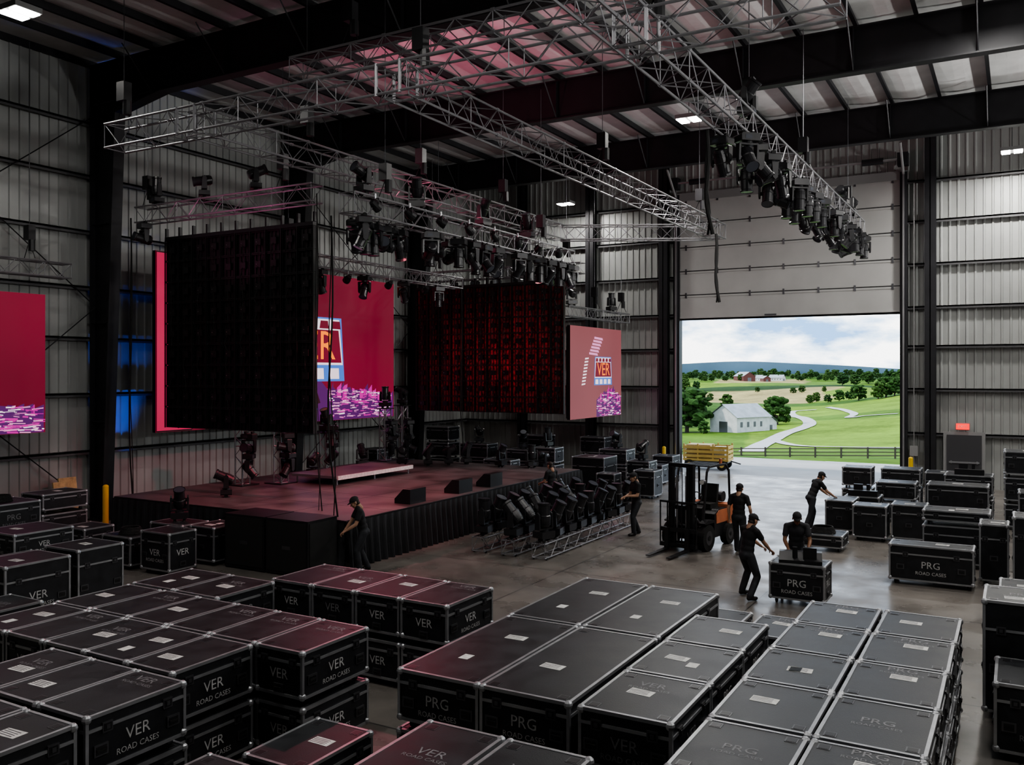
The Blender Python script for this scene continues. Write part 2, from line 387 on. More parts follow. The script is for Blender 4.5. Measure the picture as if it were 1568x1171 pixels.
# ------------------------------------------------------------ moving head lights (hung, origin at clamp)
def moving_head(tilt, warm=False):
    b=MB(); K=M_fix
    for s in (-1,1):
        b.bb((s*0.11-0.02,-0.04,-0.03),(s*0.11+0.02,0.04,0.05),M_alu); b.tube((s*0.11-0.03,0,0.0),(s*0.11+0.03,0,0.0),0.05,M_blackr,10)
    b.prism([(-0.2,-0.18),(0.2,-0.18),(0.2,-0.06),(0.16,-0.03),(-0.16,-0.03),(-0.2,-0.06)],'y',-0.15,0.15,K)
    b.bb((-0.12,-0.155,-0.15),(0.02,-0.15,-0.07),M_lens)
    b.tube((0,0,-0.18),(0,0,-0.215),0.1,K,14)
    b.prism([(-0.2,-0.215),(0.2,-0.215),(0.21,-0.25),(-0.21,-0.25)],'y',-0.07,0.07,K)
    for s in (-1,1):
        b.prism([(-0.075,-0.23),(0.075,-0.23),(0.055,-0.55),(0,-0.6),(-0.055,-0.55)],'x',s*0.175,s*0.215,K)
        b.tube((s*0.14,0,-0.48),(s*0.22,0,-0.48),0.045,K,12)
    R=Matrix.Rotation(math.radians(tilt),4,'X')
    b.M=Matrix.Translation((0,0,-0.48))@R
    ring=[(-0.22,0.085),(-0.2,0.12),(-0.05,0.145),(0.03,0.145),(0.05,0.13),(0.25,0.125),(0.27,0.14),(0.31,0.14)]
    for (z0,r0),(z1,r1) in zip(ring[:-1],ring[1:]): b.tube((0,0,-z0),(0,0,-z1),r0,K,16,r1,caps=False)
    b.tube((0,0,0.22),(0,0,0.215),0.085,K,16); b.tube((0,0,-0.30),(0,0,-0.302),0.13,M_warm if warm else M_lens,18)
    for k in range(4): b.tube((0,0,0.06+0.03*k),(0,0,0.07+0.03*k),0.147,K,16)
    b.M=None
    return b.mesh('moving_head_mesh')
MH=[moving_head(t) for t in (0,25,-40,65,-100)]
def par(warm=True):
    b=MB()
    b.tube((0,0,0.04),(0,0,-0.08),0.03,M_alu,8)
    b.path([(-0.13,0,-0.22),(-0.13,0,-0.08),(0.13,0,-0.08),(0.13,0,-0.22)],0.012,M_black,6)
    b.M=Matrix.Translation((0,0,-0.22))@Matrix.Rotation(math.radians(60),4,'X')
    b.tube((0,0,0.12),(0,0,-0.02),0.07,M_black,14,0.12); b.tube((0,0,-0.02),(0,0,-0.14),0.12,M_black,14,0.125,caps=False); b.tube((0,0,-0.10),(0,0,-0.105),0.115,M_warm if warm else M_lens,14)
    b.M=None
    return b.mesh('par_mesh')
PARW=par(True); PARB=par(False)
def hang(x,y,z,rz=None,k=None):
    inst(random.choice(MH) if k is None else MH[k],'moving_head_light',(x,y,z),(0,0,random.uniform(0,6.28) if rz is None else rz))
def stand(x,y,z,rz=None,k=None,s=1.0):
    o=inst(random.choice(MH) if k is None else MH[k],'moving_head_light',(x,y,z+0.04*s),(math.pi,0,random.uniform(0,6.28) if rz is None else rz)); o.scale=(s,)*3
y=15.9
while y<26.9:
    hang(-13.2+random.choice((-0.24,0.24)),y,8.08)
    if random.random()<0.5: hang(-13.2+random.choice((-0.24,0.24)),y+0.3,8.08)
    y+=0.66
for k in range(8): inst(PARB,'par_can_light',(-12.95,16.3+k*1.35,8.6),(0,0,random.uniform(-1,1)))
for y in (16.2,18.3,21.5,24.1): stand(-13.2,y,8.6)
for k in range(9):
    yy=19.2+k*1.1
    if k%2==0: hang(-19.2,yy,7.78,k=random.choice((0,1,2)))
    else: inst(PARW,'par_can_light',(-19.0,yy,7.78),(0,0,1.2))
for x in (-22.3,): hang(x,17.3,8.9)
for x in (-22.0,-20,-18): stand(x,17.5,9.4)
for y in (32.2,36.2): stand(-15.6,y,7.17)
for k in range(7): hang(-21.5+k,31.1,8.28)
y=17.5
while y<32.8:
    for s in (-0.26,0.26):
        if random.random()<0.85: hang(-4.9+s,y,9.22,k=random.choice((0,0,1,2,3)))
    if random.random()<0.3: stand(-4.9,y,9.77)
    y+=0.95
def loom(name,x,y,z0,z1,r=0.03,wob=0.15,n=10):
    b=MB(); H=z1-z0
    for j in range(2):
        pts=[(wob*math.sin(i*0.7+j*2)*(1-i/n)*0.8+j*0.05*(1-i/n),wob*0.6*math.cos(i*0.6+j)*(1-i/n),H*i/n) for i in range(n+1)]
        b.path(pts,r*(0.6+0.4*j),M_blackr,6)
    b.obj(name,(x,y,z0))
loom('hanging_cable',-9.0,29.9,6.9,9.25,0.05,0.08)
loom('hanging_cable',-5.3,17.0,7.2,9.25,0.04,0.08)
loom('hanging_cable',-14.1,16.1,1.1,8.2,0.022,0.15)
loom('hanging_cable',-15.0,16.6,1.1,8.9,0.015,0.12)
loom('hanging_cable',-19,29.3,1.1,7.8,0.02,0.1)
loom('hanging_cable',-22.5,17.0,0.0,9.0,0.025,0.1)

# ------------------------------------------------------------ LED screens
def emis(name, build):
    m=bpy.data.materials.new(name); m.use_nodes=True; nt=m.node_tree
    b=nt.nodes['Principled BSDF']; b.inputs['Base Color'].default_value=(0.015,0.012,0.012,1); b.inputs['Roughness'].default_value=0.7
    build(nt,b); return m
def grad(col1,col2,strength,scale=0.25):
    def f(nt,b):
        tc=nt.nodes.new('ShaderNodeTexCoord'); n=nt.nodes.new('ShaderNodeTexNoise'); n.inputs['Scale'].default_value=scale; n.inputs['Detail'].default_value=1
        nt.links.new(tc.outputs['Object'],n.inputs['Vector'])
        r=nt.nodes.new('ShaderNodeValToRGB'); r.color_ramp.elements[0].position=0.3; r.color_ramp.elements[1].position=0.7
        r.color_ramp.elements[0].color=(*col1,1); r.color_ramp.elements[1].color=(*col2,1)
        nt.links.new(n.outputs['Fac'],r.inputs['Fac']); nt.links.new(r.outputs['Color'],b.inputs['Emission Color'])
        b.inputs['Emission Strength'].default_value=strength
    return f
M_led_red=emis('led_crimson',grad((0.17,0.006,0.026),(0.24,0.009,0.036),1.0))
M_led_pink=emis('led_pink',grad((0.48,0.02,0.08),(0.58,0.03,0.10),1.0))
def em(n,c,s): return mat(n,(0.02,0.02,0.02),0.6,emit=c,estr=s)
M_led_white=em('led_white',(1,0.82,0.9),1.1)
M_led_orange=em('led_orange',(1,0.22,0.01),1.5)
M_led_blue=em('led_blue',(0.10,0.28,0.9),0.8)
M_led_purple=em('led_purple',(0.16,0.02,0.20),0.7)
M_led_mag=em('led_magenta',(0.75,0.03,0.42),0.9)
M_led_lpink=em('led_light_pink',(0.95,0.35,0.65),1.0)
M_led_dark=em('led_maroon',(0.05,0.004,0.015),0.8)
def screen(name, X, y0, y1, z0, z1, main=M_led_red, logo=None, stripe=False, cy=None, road=False, seed=1):
    rr=random.Random(seed)
    b=MB(); W=y1-y0; H=z1-z0
    def q(pts,dx,m): b.add([(X+dx,p[0],p[1]) for p in pts],[tuple(range(len(pts)))],m)
    b.bb((X-0.14,y0,z0),(X-0.02,y1,z1),M_black)
    q([(y0,z0),(y1,z0),(y1,z1),(y0,z1)],0,main)
    b.add([(X-0.02,y0,z0),(X-0.02,y1,z0),(X-0.02,y1,z1),(X-0.02,y0,z1),(X,y0,z0),(X,y1,z0),(X,y1,z1),(X,y0,z1)],[(0,1,5,4),(1,2,6,5),(2,3,7,6),(3,0,4,7)],M_black)
    n=int(W/0.5)
    for i in range(n): b.bb((X-0.2,y0+i*W/n+0.04,z0+0.05),(X-0.14,y0+(i+1)*W/n-0.04,z1-0.05),M_black)
    c0,c1,ch=cy if cy else (y0,y1,0.18*H)
    N=30
    def top(t): return ch*(0.55+0.45*math.sin(min(1,max(0,t))*math.pi*0.8+0.25))
    pts=[(c0+(c1-c0)*i/N, z0+top(i/N)) for i in range(N+1)]
    b.add(sum([[(X+0.003,p[0],z0+0.01),(X+0.003,p[0],p[1])] for p in pts],[]),[(2*i,2*i+2,2*i+3,2*i+1) for i in range(N)],M_led_purple)
    for k in range(int(70*(c1-c0))):
        t=rr.random(); yy=c0+(c1-c0)*t; h=top(t)*rr.random()**0.8; wd=rr.uniform(0.06,0.45); hh=rr.uniform(0.015,0.05)
        if yy+wd>y1: continue
        sl=rr.uniform(-0.03,0.03)
        q([(yy,z0+0.02+h*0.94),(yy+wd,z0+0.02+h*0.94+sl),(yy+wd,z0+0.02+h*0.94+sl+hh),(yy,z0+0.02+h*0.94+hh)],0.004+0.0001*(k%20),rr.choice((M_led_white,M_led_mag,M_led_mag,M_led_lpink,M_led_lpink,M_led_purple)))
    for k in range(int(5*(c1-c0))):
        t=rr.random(); yy=c0+(c1-c0)*t; wd=rr.uniform(0.08,0.25); q([(yy,z0+top(t)*0.7),(min(y1,yy+wd),z0+top(t)*0.7),(min(y1,yy+wd),z0+top(t)*rr.uniform(1.0,1.25)),(yy,z0+top(t)*1.05)],0.0035,rr.choice((M_led_purple,M_led_mag)))
    if road:
        ya=road
        q([(ya,z0+0.02),(ya+1.7,z0+0.02),(ya+1.35,z0+1.2),(ya+0.8,z0+1.7),(ya+0.2,z0+1.9)],0.007,M_led_purple)
        q([(ya,z0+0.5),(ya+0.95,z0+0.7),(ya+0.6,z0+1.5),(ya+0.1,z0+1.7)],0.008,M_led_dark)
        q([(ya,z0+0.02),(ya+0.6,z0+0.02),(ya+0.8,z0+0.5),(ya,z0+0.35)],0.0085,M_led_blue)
    if logo:
        ly,lz,s=logo
        q([(ly-1.55*s,lz-0.95*s),(ly+1.5*s,lz-0.95*s),(ly+1.35*s,lz+1.0*s),(ly-1.4*s,lz+1.0*s)],0.010,M_led_blue)
        q([(ly-1.45*s,lz-0.45*s),(ly+1.42*s,lz-0.45*s),(ly+1.25*s,lz+0.95*s),(ly-1.3*s,lz+0.95*s)],0.012,M_led_white)
        q([(ly-1.40*s,lz-0.38*s),(ly+1.36*s,lz-0.38*s),(ly+1.22*s,lz+0.62*s),(ly-1.26*s,lz+0.62*s)],0.014,M_led_red)
        addtext(b,'VER',1.25*s,(X+0.02,ly,lz+0.10*s),(0,1,0),(0,0,1),M_led_orange)
        for k in range(5):
            yy=ly-1.3*s+k*0.55*s
            q([(yy,lz+0.66*s),(yy+0.42*s,lz+0.66*s),(yy+0.38*s,lz+0.9*s),(yy+0.05*s,lz+0.9*s)],0.016,M_led_red)
        for k in range(4):
            yy=ly-1.35*s+k*0.7*s
            q([(yy,lz-0.88*s),(yy+0.5*s,lz-0.88*s),(yy+0.48*s,lz-0.55*s),(yy+0.02*s,lz-0.55*s)],0.016,M_led_white)
    if stripe:
        for k in range(9):
            zz=z0+H*(0.36+0.035*k); yy=y0+W*(0.20+0.008*k)
            q([(yy,zz),(yy+0.35,zz+0.03),(yy+0.37,zz+0.09),(yy+0.02,zz+0.07)],0.01,M_led_white)
        for k in range(6):
            zz=z0+H*(0.70+0.035*k); yy=y0+W*(0.34+0.02*k)
            q([(yy,zz),(yy+0.9,zz-0.05),(yy+0.85,zz+0.05),(yy+0.02,zz+0.09)],0.01,M_led_lpink)
    return b.obj(name)
screen('led_video_screen',-23.0,18.25,30.2,2.65,8.25,logo=(25.15,5.35,1.25),cy=(23.0,30.15,1.2),road=24.7)
b=MB(); b.add([(-22.97,18.27,2.7),(-22.97,19.6,2.7),(-22.97,19.6,8.2),(-22.97,18.27,8.2)],[(0,1,2,3)],M_led_pink); b.bb((-22.99,18.26,2.66),(-22.975,19.61,8.24),M_black); b.obj('led_screen_edge_module')
screen('led_video_screen',-23.4,9.0,14.95,2.85,6.65,cy=(9.1,14.9,0.85),seed=3)
screen('led_video_screen',-15.6,32.05,37.3,2.6,6.4,main=emis('led_rose',grad((0.24,0.07,0.08),(0.30,0.09,0.10),1.0)),logo=(35.3,4.55,0.62),stripe=True,cy=(34.6,37.25,1.1),seed=5)

def speck(nt,b):
    tc=nt.nodes.new('ShaderNodeTexCoord')
    mp=nt.nodes.new('ShaderNodeMapping'); mp.inputs['Scale'].default_value=(5.0,1,0.5); nt.links.new(tc.outputs['Object'],mp.inputs['Vector'])
    n=nt.nodes.new('ShaderNodeTexNoise'); n.inputs['Scale'].default_value=1.0; n.inputs['Detail'].default_value=3; nt.links.new(mp.outputs[0],n.inputs['Vector'])
    n3=nt.nodes.new('ShaderNodeTexNoise'); n3.inputs['Scale'].default_value=9; n3.inputs['Detail'].default_value=2; nt.links.new(tc.outputs['Object'],n3.inputs['Vector'])
    mul=nt.nodes.new('ShaderNodeMath'); mul.operation='MULTIPLY'; nt.links.new(n.outputs['Fac'],mul.inputs[0]); nt.links.new(n3.outputs['Fac'],mul.inputs[1])
    r=nt.nodes.new('ShaderNodeValToRGB'); r.color_ramp.elements[0].position=0.18; r.color_ramp.elements[0].color=(0.012,0.001,0.001,1); r.color_ramp.elements[1].position=0.42; r.color_ramp.elements[1].color=(0.28,0.018,0.024,1)
    nt.links.new(mul.outputs[0],r.inputs['Fac'])
    mp2=nt.nodes.new('ShaderNodeMapping'); mp2.inputs['Location'].default_value=(18.0/3.8,0,-5.0/2.7); mp2.inputs['Scale'].default_value=(1/3.8,0,1/2.7); nt.links.new(tc.outputs['Object'],mp2.inputs['Vector'])
    g=nt.nodes.new('ShaderNodeTexGradient'); g.gradient_type='SPHERICAL'; nt.links.new(mp2.outputs[0],g.inputs['Vector'])
    ad=nt.nodes.new('ShaderNodeMath'); ad.operation='MULTIPLY_ADD'; ad.inputs[1].default_value=0.85; ad.inputs[2].default_value=0.14; nt.links.new(g.outputs['Fac'],ad.inputs[0])
    nt.links.new(ad.outputs[0],b.inputs['Emission Strength'])
    nt.links.new(r.outputs['Color'],b.inputs['Emission Color'])
M_ledface=emis('led_face_dim_red',speck)
M_ledback=mat('led_cabinet_back',(0.008,0.008,0.009),0.5)
def ledwall(name,x0,x1,z0,z1,y,face):
    b=MB(); nx=int(round((x1-x0)/0.6)); nz=int(round((z1-z0)/0.6)); wx=(x1-x0)/nx; wz=(z1-z0)/nz
    b.bb((x0,y,z0),(x1,y+0.05,z1),face)
    for i in range(nx):
        for j in range(nz):
            X0=x0+i*wx; Z0=z0+j*wz
            t=0.035; y0=y-0.07
            b.bb((X0+0.005,y0,Z0+0.005),(X0+t,y,Z0+wz-0.005),M_ledback); b.bb((X0+wx-t,y0,Z0+0.005),(X0+wx-0.005,y,Z0+wz-0.005),M_ledback)
            b.bb((X0+t,y0,Z0+0.005),(X0+wx-t,y,Z0+t),M_ledback); b.bb((X0+t,y0,Z0+wz-t),(X0+wx-t,y,Z0+wz-0.005),M_ledback)
            for k in range(1,4):
                xx=X0+wx*k/4; b.bb((xx-0.012,y-0.03,Z0+t),(xx+0.012,y,Z0+wz-t),M_ledback)
            b.bb((X0+wx*0.32,y-0.10,Z0+wz*0.36),(X0+wx*0.68,y-0.001,Z0+wz*0.66),M_ledback)
            if random.random()<0.5: b.bb((X0+wx*0.40,y-0.105,Z0+wz*0.5),(X0+wx*0.43,y-0.10,Z0+wz*0.53),M_alu)
            for cx in (X0+0.02,X0+wx-0.02): b.bb((cx-0.012,y0-0.015,Z0+wz-0.03),(cx+0.012,y0,Z0+wz+0.03),M_dish)
            if random.random()<0.8:
                a=(X0+wx*0.5,y-0.11,Z0+wz*0.4); c2=(X0+wx*(0.5+random.uniform(-.15,.15)),y-0.15,Z0-wz*0.05); e=(X0+wx*0.5,y-0.11,Z0-wz*0.36)
                if Z0-wz*0.36>z0: b.path([a,c2,e],0.012,M_blackr,5)
    b.bb((x0,y-0.12,z1),(x1,y+0.05,z1+0.1),M_black)
    for i in range(nx+1):
        x=x0+i*wx; b.bb((x-0.03,y-0.09,z1+0.1),(x+0.03,y+0.0,z1+0.36),M_black)
        b.bb((x-0.015,y-0.12,z0),(x+0.015,y-0.09,z1),M_ledback)
    b.obj(name)
ledwall('led_panel_array',-22.0,-16.2,2.87,8.4,17.9,M_ledback)
ledwall('led_panel_array',-22.0,-15.1,2.9,7.95,30.55,M_ledface)

# ------------------------------------------------------------ stage
SX0,SX1,SY0,SY1,SH=-21.6,-13.4,15.8,28.3,1.1
s=MB(); s.bb((SX0,SY0,SH-0.12),(SX1,SY1,SH),M_deck)
for i in range(5):
    for j in range(7):
        x=SX0+0.2+(SX1-SX0-0.4)*i/4; y=SY0+0.2+(SY1-SY0-0.4)*j/6
        s.tube((x,y,0),(x,y,SH-0.12),0.03,M_alu,6)
s.bb((SX1-0.005,SY0,SH-0.10),(SX1+0.02,SY1,SH-0.01),M_black); s.bb((SX0,SY0-0.02,SH-0.10),(SX1,SY0,SH-0.01),M_black)
for i in range(1,7): 
    y=SY0+i*(SY1-SY0)/7; s.bb((SX0,y-0.006,SH),(SX1,y+0.006,SH+0.002),M_black)
for i in range(1,4):
    x=SX0+i*(SX1-SX0)/4; s.bb((x-0.006,SY0,SH),(x+0.006,SY1,SH+0.002),M_black)
def drape(mb,p0,p1,out,z0,z1):
    p0=Vector(p0); p1=Vector(p1); L=(p1-p0).length; d=(p1-p0).normalized(); o=Vector(out); n=int(L/0.04)
    vs=[]
    for i in range(n+1):
        t=i*L/n; a=0.04*math.sin(t*2*math.pi/0.26+1.2*math.sin(t*1.7)); 
        q=p0+d*t
        vs.append(tuple(q+o*(0.07+a*0.45)+Vector((0,0,z1)))); vs.append(tuple(q+o*(0.09+a*1.3)+Vector((0,0,(z0+z1)/2)))); vs.append(tuple(q+o*(0.12+a*1.8)+Vector((0,0,z0))))
    fs=[]
    for i in range(n):
        for k in range(2): fs.append((3*i+k,3*i+k+1,3*i+k+4,3*i+k+3))
    mb.add(vs,fs,M_drape)
drape(s,(SX1,SY0,0),(SX1,SY1,0),(1,0,0),0.01,SH-0.03)
drape(s,(SX0,SY0,0),(SX1,SY0,0),(0,-1,0),0.01,SH-0.03)
s.obj('concert_stage')
p=MB(); p.bb((-19.6,20.6,SH+0.22),(-17.8,24.4,SH+0.28),M_deck); p.bb((-17.8,20.6,SH+0.16),(-17.76,24.4,SH+0.28),M_paper); p.bb((-19.6,20.56,SH+0.2),(-17.8,20.6,SH+0.28),M_alu)
for x in (-19.5,-17.9):
    for y in (20.7,22.5,24.3): p.tube((x,y,SH),(x,y,SH+0.22),0.025,M_alu,6)
p.obj('stage_riser')
def wedge():
    b=MB(); b.prism([(-0.25,0),(0.25,0),(0.25,0.12),(-0.02,0.38),(-0.25,0.38)],'y',-0.35,0.35,M_black)
    b.add([(0.255,-0.3,0.14),(0.255,0.3,0.14),(0.0,0.3,0.375),(0.0,-0.3,0.375)],[(0,1,2,3)],M_dish); return b.mesh('wedge')
W=wedge()
for y in (18.9,21.2,22.9): inst(W,'stage_monitor_wedge',(-13.85,y,SH),(0,0,math.pi))
def sub(wx,wy,h):
    b=MB(); b.bb((-wx/2,-wy/2,0.03),(wx/2,wy/2,h),M_black)
    b.bb((wx/2,-wy/2+0.05,0.1),(wx/2+0.015,wy/2-0.05,h-0.06),M_blackr)
    b.bb((-wx/2+0.05,-wy/2-0.015,0.1),(wx/2-0.05,-wy/2,h-0.06),M_blackr)
    for x in (-1,1):
        for y in (-1,1): b.bb((x*(wx/2-0.06)-0.04,y*(wy/2-0.06)-0.04,0),(x*(wx/2-0.06)+0.04,y*(wy/2-0.06)+0.04,0.03),M_blackr)
    b.bb((-0.12,-wy/2-0.02,h*0.5-0.04),(0.12,-wy/2-0.014,h*0.5+0.04),M_dish)
    return b.mesh('sub')
S1=sub(1.25,0.95,1.25)
inst(S1,'subwoofer_cabinet',(-14.05,15.05,0)); inst(S1,'subwoofer_cabinet',(-15.35,15.05,0))
for (x,y,h2) in ((-20.4,19.3,1.75),(-19.7,20.2,1.7),(-21.2,27.3,2.0),(-20.9,28.0,2.1),(-20.9,23.6,1.3)):
    b=MB(); b.bb((x-0.35,y-0.35,SH),(x+0.35,y+0.35,SH+0.03),M_black); truss_mb(b,(x,y,SH+0.03),(x,y,SH+h2),0.3,rc=0.02,rb=0.01,bay=0.3,m=M_alu); b.bb((x-0.25,y-0.25,SH+h2),(x+0.25,y+0.25,SH+h2+0.03),M_black)
    b.obj('truss_tower'); stand(x,y,SH+h2+0.03); 
    for zz in (0.5,1.1): hang(x+0.38,y-0.1,SH+zz+0.5)
for (x,y) in ((-18.7,26.6),(-18.2,27.2),(-19.7,26.4),(-17.8,27.8),(-16.2,27.6),(-15.1,27.9),(-20.2,22.2),(-20.6,25.2),(-18.8,17.2)): stand(x,y,SH)

# ------------------------------------------------------------ road cases
CC={}
def case_mesh(lx,ly,h,label,var,top=True):
    k=(lx,ly,h,label,var)
    if k in CC: return CC[k]
    rr=random.Random(int(lx*100)*7+int(ly*100)*13+int(h*100)*17+var*101)
    b=MB(); z0=0.10; z1=z0+h; hx,hy=lx/2,ly/2
    b.bb((-hx+0.008,-hy+0.008,z0+0.008),(hx-0.008,hy-0.008,z1-0.008),M_case)
    b.bb((-hx+0.012,-hy+0.012,z1-0.009),(hx-0.012,hy-0.012,z1-0.004),M_caset)
    e=0.034
    for z in (z0,z1-e):
        for s2 in (-1,1):
            b.box((0,s2*(hy-e/2+0.002),z+e/2),(lx,e,e),M_aludark); b.box((s2*(hx-e/2+0.002),0,z+e/2),(e,ly,e),M_aludark)
    for sx in (-1,1):
        for sy in (-1,1):
            b.box((sx*(hx-e/2+0.002),sy*(hy-e/2+0.002),(z0+z1)/2),(e,e,h),M_aludark)
            for z in (z0+0.03,z1-0.03):
                b.ell((sx*(hx-0.024),sy*(hy-0.024),z),(0.046,0.046,0.046),M_aludark,8,6)
    zl=z1-max(0.12,h*0.26)
    for s2 in (-1,1):
        b.box((0,s2*(hy-0.004),zl),(lx,0.014,0.03),M_aludark); b.box((s2*(hx-0.004),0,zl),(0.014,ly,0.03),M_aludark)
    def plate(face,t,zc,w,hh,kind):
        if face in ('x','X'):
            sg=1 if face=='X' else -1; c=(sg*(hx-0.002),t,zc); b.box(c,(0.02,w,hh),M_dish); b.box((sg*(hx+0.009),t,zc),(0.008,w*0.72,hh*0.7),M_black)
            if kind=='h': b.box((sg*(hx+0.014),t,zc),(0.012,w*0.7,0.022),M_blackr)
            else: b.box((sg*(hx+0.014),t,zc),(0.008,w*0.35,hh*0.4),M_dish)
        else:
            sg=1 if face=='Y' else -1; c=(t,sg*(hy-0.002),zc); b.box(c,(w,0.02,hh),M_dish); b.box((t,sg*(hy+0.009),zc),(w*0.72,0.008,hh*0.7),M_black)
            if kind=='h': b.box((t,sg*(hy+0.014),zc),(w*0.7,0.012,0.022),M_blackr)
            else: b.box((t,sg*(hy+0.014),zc),(w*0.35,0.008,hh*0.4),M_dish)
    zh=z0+(zl-z0)*0.55
    for fc,Lf in (('X',ly),('x',ly),('Y',lx),('y',lx)):
        for s2 in (-1,1): plate(fc,s2*Lf*0.30,zl-0.005,0.11,0.10,'l')
        if h>0.4:
            if Lf>0.9:
                for s2 in (-1,1): plate(fc,s2*Lf*0.36,zh-0.02,0.15,0.11,'h')
            else: plate(fc,0,z0+(zl-z0)*0.22 if label else zh,0.15,0.10,'h')
    for sx in (-1,1):
        for sy in (-1,1):
            b.box((sx*(hx-0.12),sy*(hy-0.12),z1-0.004),(0.11,0.11,0.006),M_dish); b.box((sx*(hx-0.12),sy*(hy-0.12),z1-0.001),(0.085,0.085,0.004),M_black)
    for sx in (-1,1):
        for sy in (-1,1):
            x,y=sx*(hx-0.12),sy*(hy-0.12)
            b.box((x,y,z0-0.006),(0.09,0.09,0.012),M_dish); b.tube((x-0.018,y,0.042),(x+0.018,y,0.042),0.042,M_blackr,10)
            b.box((x-0.024,y,0.065),(0.005,0.05,0.06),M_dish); b.box((x+0.024,y,0.065),(0.005,0.05,0.06),M_dish)
    if label:
        sz=min(0.20,h*0.30)
        zt=z0+(zl-z0)*0.62
        mm=M_white if var!=1 else M_whited
        addtext(b,label,sz,(hx-0.004,0,zt),(0,1,0),(0,0,1),mm)
        addtext(b,label,sz,(0,-hy+0.004,zt),(1,0,0),(0,0,1),mm)
        if h>0.45:
            if ly>1.0: addtext(b,'ROAD CASES',sz*0.5,(hx-0.004,0,zt-sz*0.85),(0,1,0),(0,0,1),mm)
            if lx>0.9: addtext(b,'ROAD CASES',sz*0.5,(0,-hy+0.004,zt-sz*0.85),(1,0,0),(0,0,1),mm)
    zt=z1-0.0035
    kx=rr.uniform(-0.15,0.15)*lx; ky=rr.uniform(-0.2,0.2)*ly
    if var%3!=2:
        R=Matrix.Rotation(rr.uniform(-0.12,0.12),3,'Z')
        b.box((kx,ky,zt+0.001),(0.26,0.15,0.002),M_paper,R)
        for q in range(4): b.box((kx-0.02,ky-0.045+q*0.03,zt+0.0024),(0.2,0.010,0.001),M_dish)
    if var%3!=0:
        if label: addtext(b,label,0.17,(kx*0.5,ky+0.24,zt+0.001),(1,0,0),(0,1,0),M_whited)
        addtext(b,'ROAD CASES' if label else 'FRAGILE',0.075,(kx*0.5,ky+0.12,zt+0.001),(1,0,0),(0,1,0),M_whited)
    if var==3: b.box((-kx,-ky-0.1,zt+0.001),(0.12,0.16,0.002),M_paper)
    me=b.mesh('road_case'); CC[k]=me; return me
def case(x,y,lx,ly,H,label='VER',var=None,z=0,rz=0):
    inst(case_mesh(round(lx,2),round(ly,2),round(H-0.10,2),label,random.randint(0,3) if var is None else var),'road_case',(x,y,z),(0,0,rz))
def stack(x,y,lx,ly,H,n,label='VER',jit=0.012):
    for k in range(n): case(x+random.uniform(-jit,jit)*(k>0),y+random.uniform(-jit,jit),lx,ly,H,label,z=k*H, rz=random.uniform(-0.008,0.008))
for i in range(6):
    for j,x in enumerate((-2.06,-1.1)): stack(x,12.32-1.21*i,0.91,1.15,0.65,2,'PRG')
for x in (-5.35,-4.28):
    for y in (8.95,11.42): stack(x,y,1.02,2.4,0.65,2,'PRG')
for y in (8.32,9.56,10.80): stack(-3.22,y,0.94,1.18,0.65,2,'PRG' if y>9 else 'VER')
def row(xr,yc,w,l,n,lv=2,label='VER',g=0.03):
    for i in range(n): stack(xr-w/2-i*(w+g),yc,w,l,0.65,lv,label)
row(-7.49,5.75,0.74,1.14,3); row(-7.83,7.0,0.74,1.14,5); row(-7.1,8.22,0.74,1.18,6); row(-9.9,9.45,0.9,1.12,2)
row(-6.8,10.75,0.80,1.2,4)
row(-7.45,4.5,0.74,1.14,2)
for x in (-4.32,-3.46): stack(x,6.08,0.80,1.3,0.65,2,'VER')
case(-6.42,7.0,0.78,1.1,0.65,'VER',0); case(-6.75,5.7,0.74,1.2,0.65,'VER',3)
case(-3.05,13.7,1.0,1.15,0.65,'PRG'); case(-4.45,14.2,1.3,0.9,0.55,'',2); case(-3.1,12.35,0.9,0.9,0.5,'',0)
case(-15.4,9.4,1.0,1.2,1.2,'VER',0); case(-15.4,10.62,1.0,0.95,1.25,'',0)
case(-14.2,8.2,0.9,1.1,0.8,'VER'); case(-16.9,10.2,1.1,1.3,0.9,'VER'); stack(-18.3,11.3,1.2,1.3,0.6,2,'VER')
stack(-21.0,12.3,1.1,1.3,0.72,2,'PRG'); stack(-21.2,13.8,0.9,1.2,0.5,3,''); case(-19.6,13.6,0.9,0.8,0.8,'')
case(-22.8,14.6,0.9,1.1,0.7,'');case(-22.7,13.2,0.8,1.2,0.8,'')
case(-17.9,14.9,1.15,0.8,0.85,'');case(-18.0,13.6,1.0,0.8,0.75,'')
case(-16.7,13.6,0.95,0.75,0.95,'VER',2); case(-16.6,14.9,0.8,0.9,0.9,'')
case(-1.6,20.8,1.62,0.62,0.85,'PRG',0)
case(-3.45,25.6,0.85,0.7,0.95,'',0); case(-2.52,25.9,0.85,0.7,1.0,'',0)
stack(-1.45,27.3,1.5,0.8,0.72,2,''); case(-1.25,23.2,1.4,0.75,0.95,'');case(-1.25,23.2,1.4,0.75,0.35,'',z=0.95)
case(-0.45,21.6,0.55,0.7,1.3,''); case(0.25,20.9,0.7,0.8,1.6,''); case(0.15,18.4,0.9,0.8,0.7,'PRG')
stack(0.3,29.5,1.3,0.9,0.75,3,''); stack(-1.3,30.5,1.3,0.9,0.7,2,''); stack(-3.4,32.4,1.2,0.9,0.65,2,''); stack(-4.6,31.2,0.9,0.8,0.7,2,''); stack(-3.2,29.2,1.1,0.8,0.6,2,'')
stack(0.8,24.6,1.2,0.8,0.7,3,''); stack(0.6,26.9,1.2,0.8,0.7,2,''); case(-2.1,32.8,1.2,0.9,1.2,''); stack(1.5,22.5,1.1,0.8,0.75,2,'')
case(-3.95,27.8,0.95,0.8,0.9,'',2)
case(-4.35,23.7,1.1,0.85,0.42,'',0)
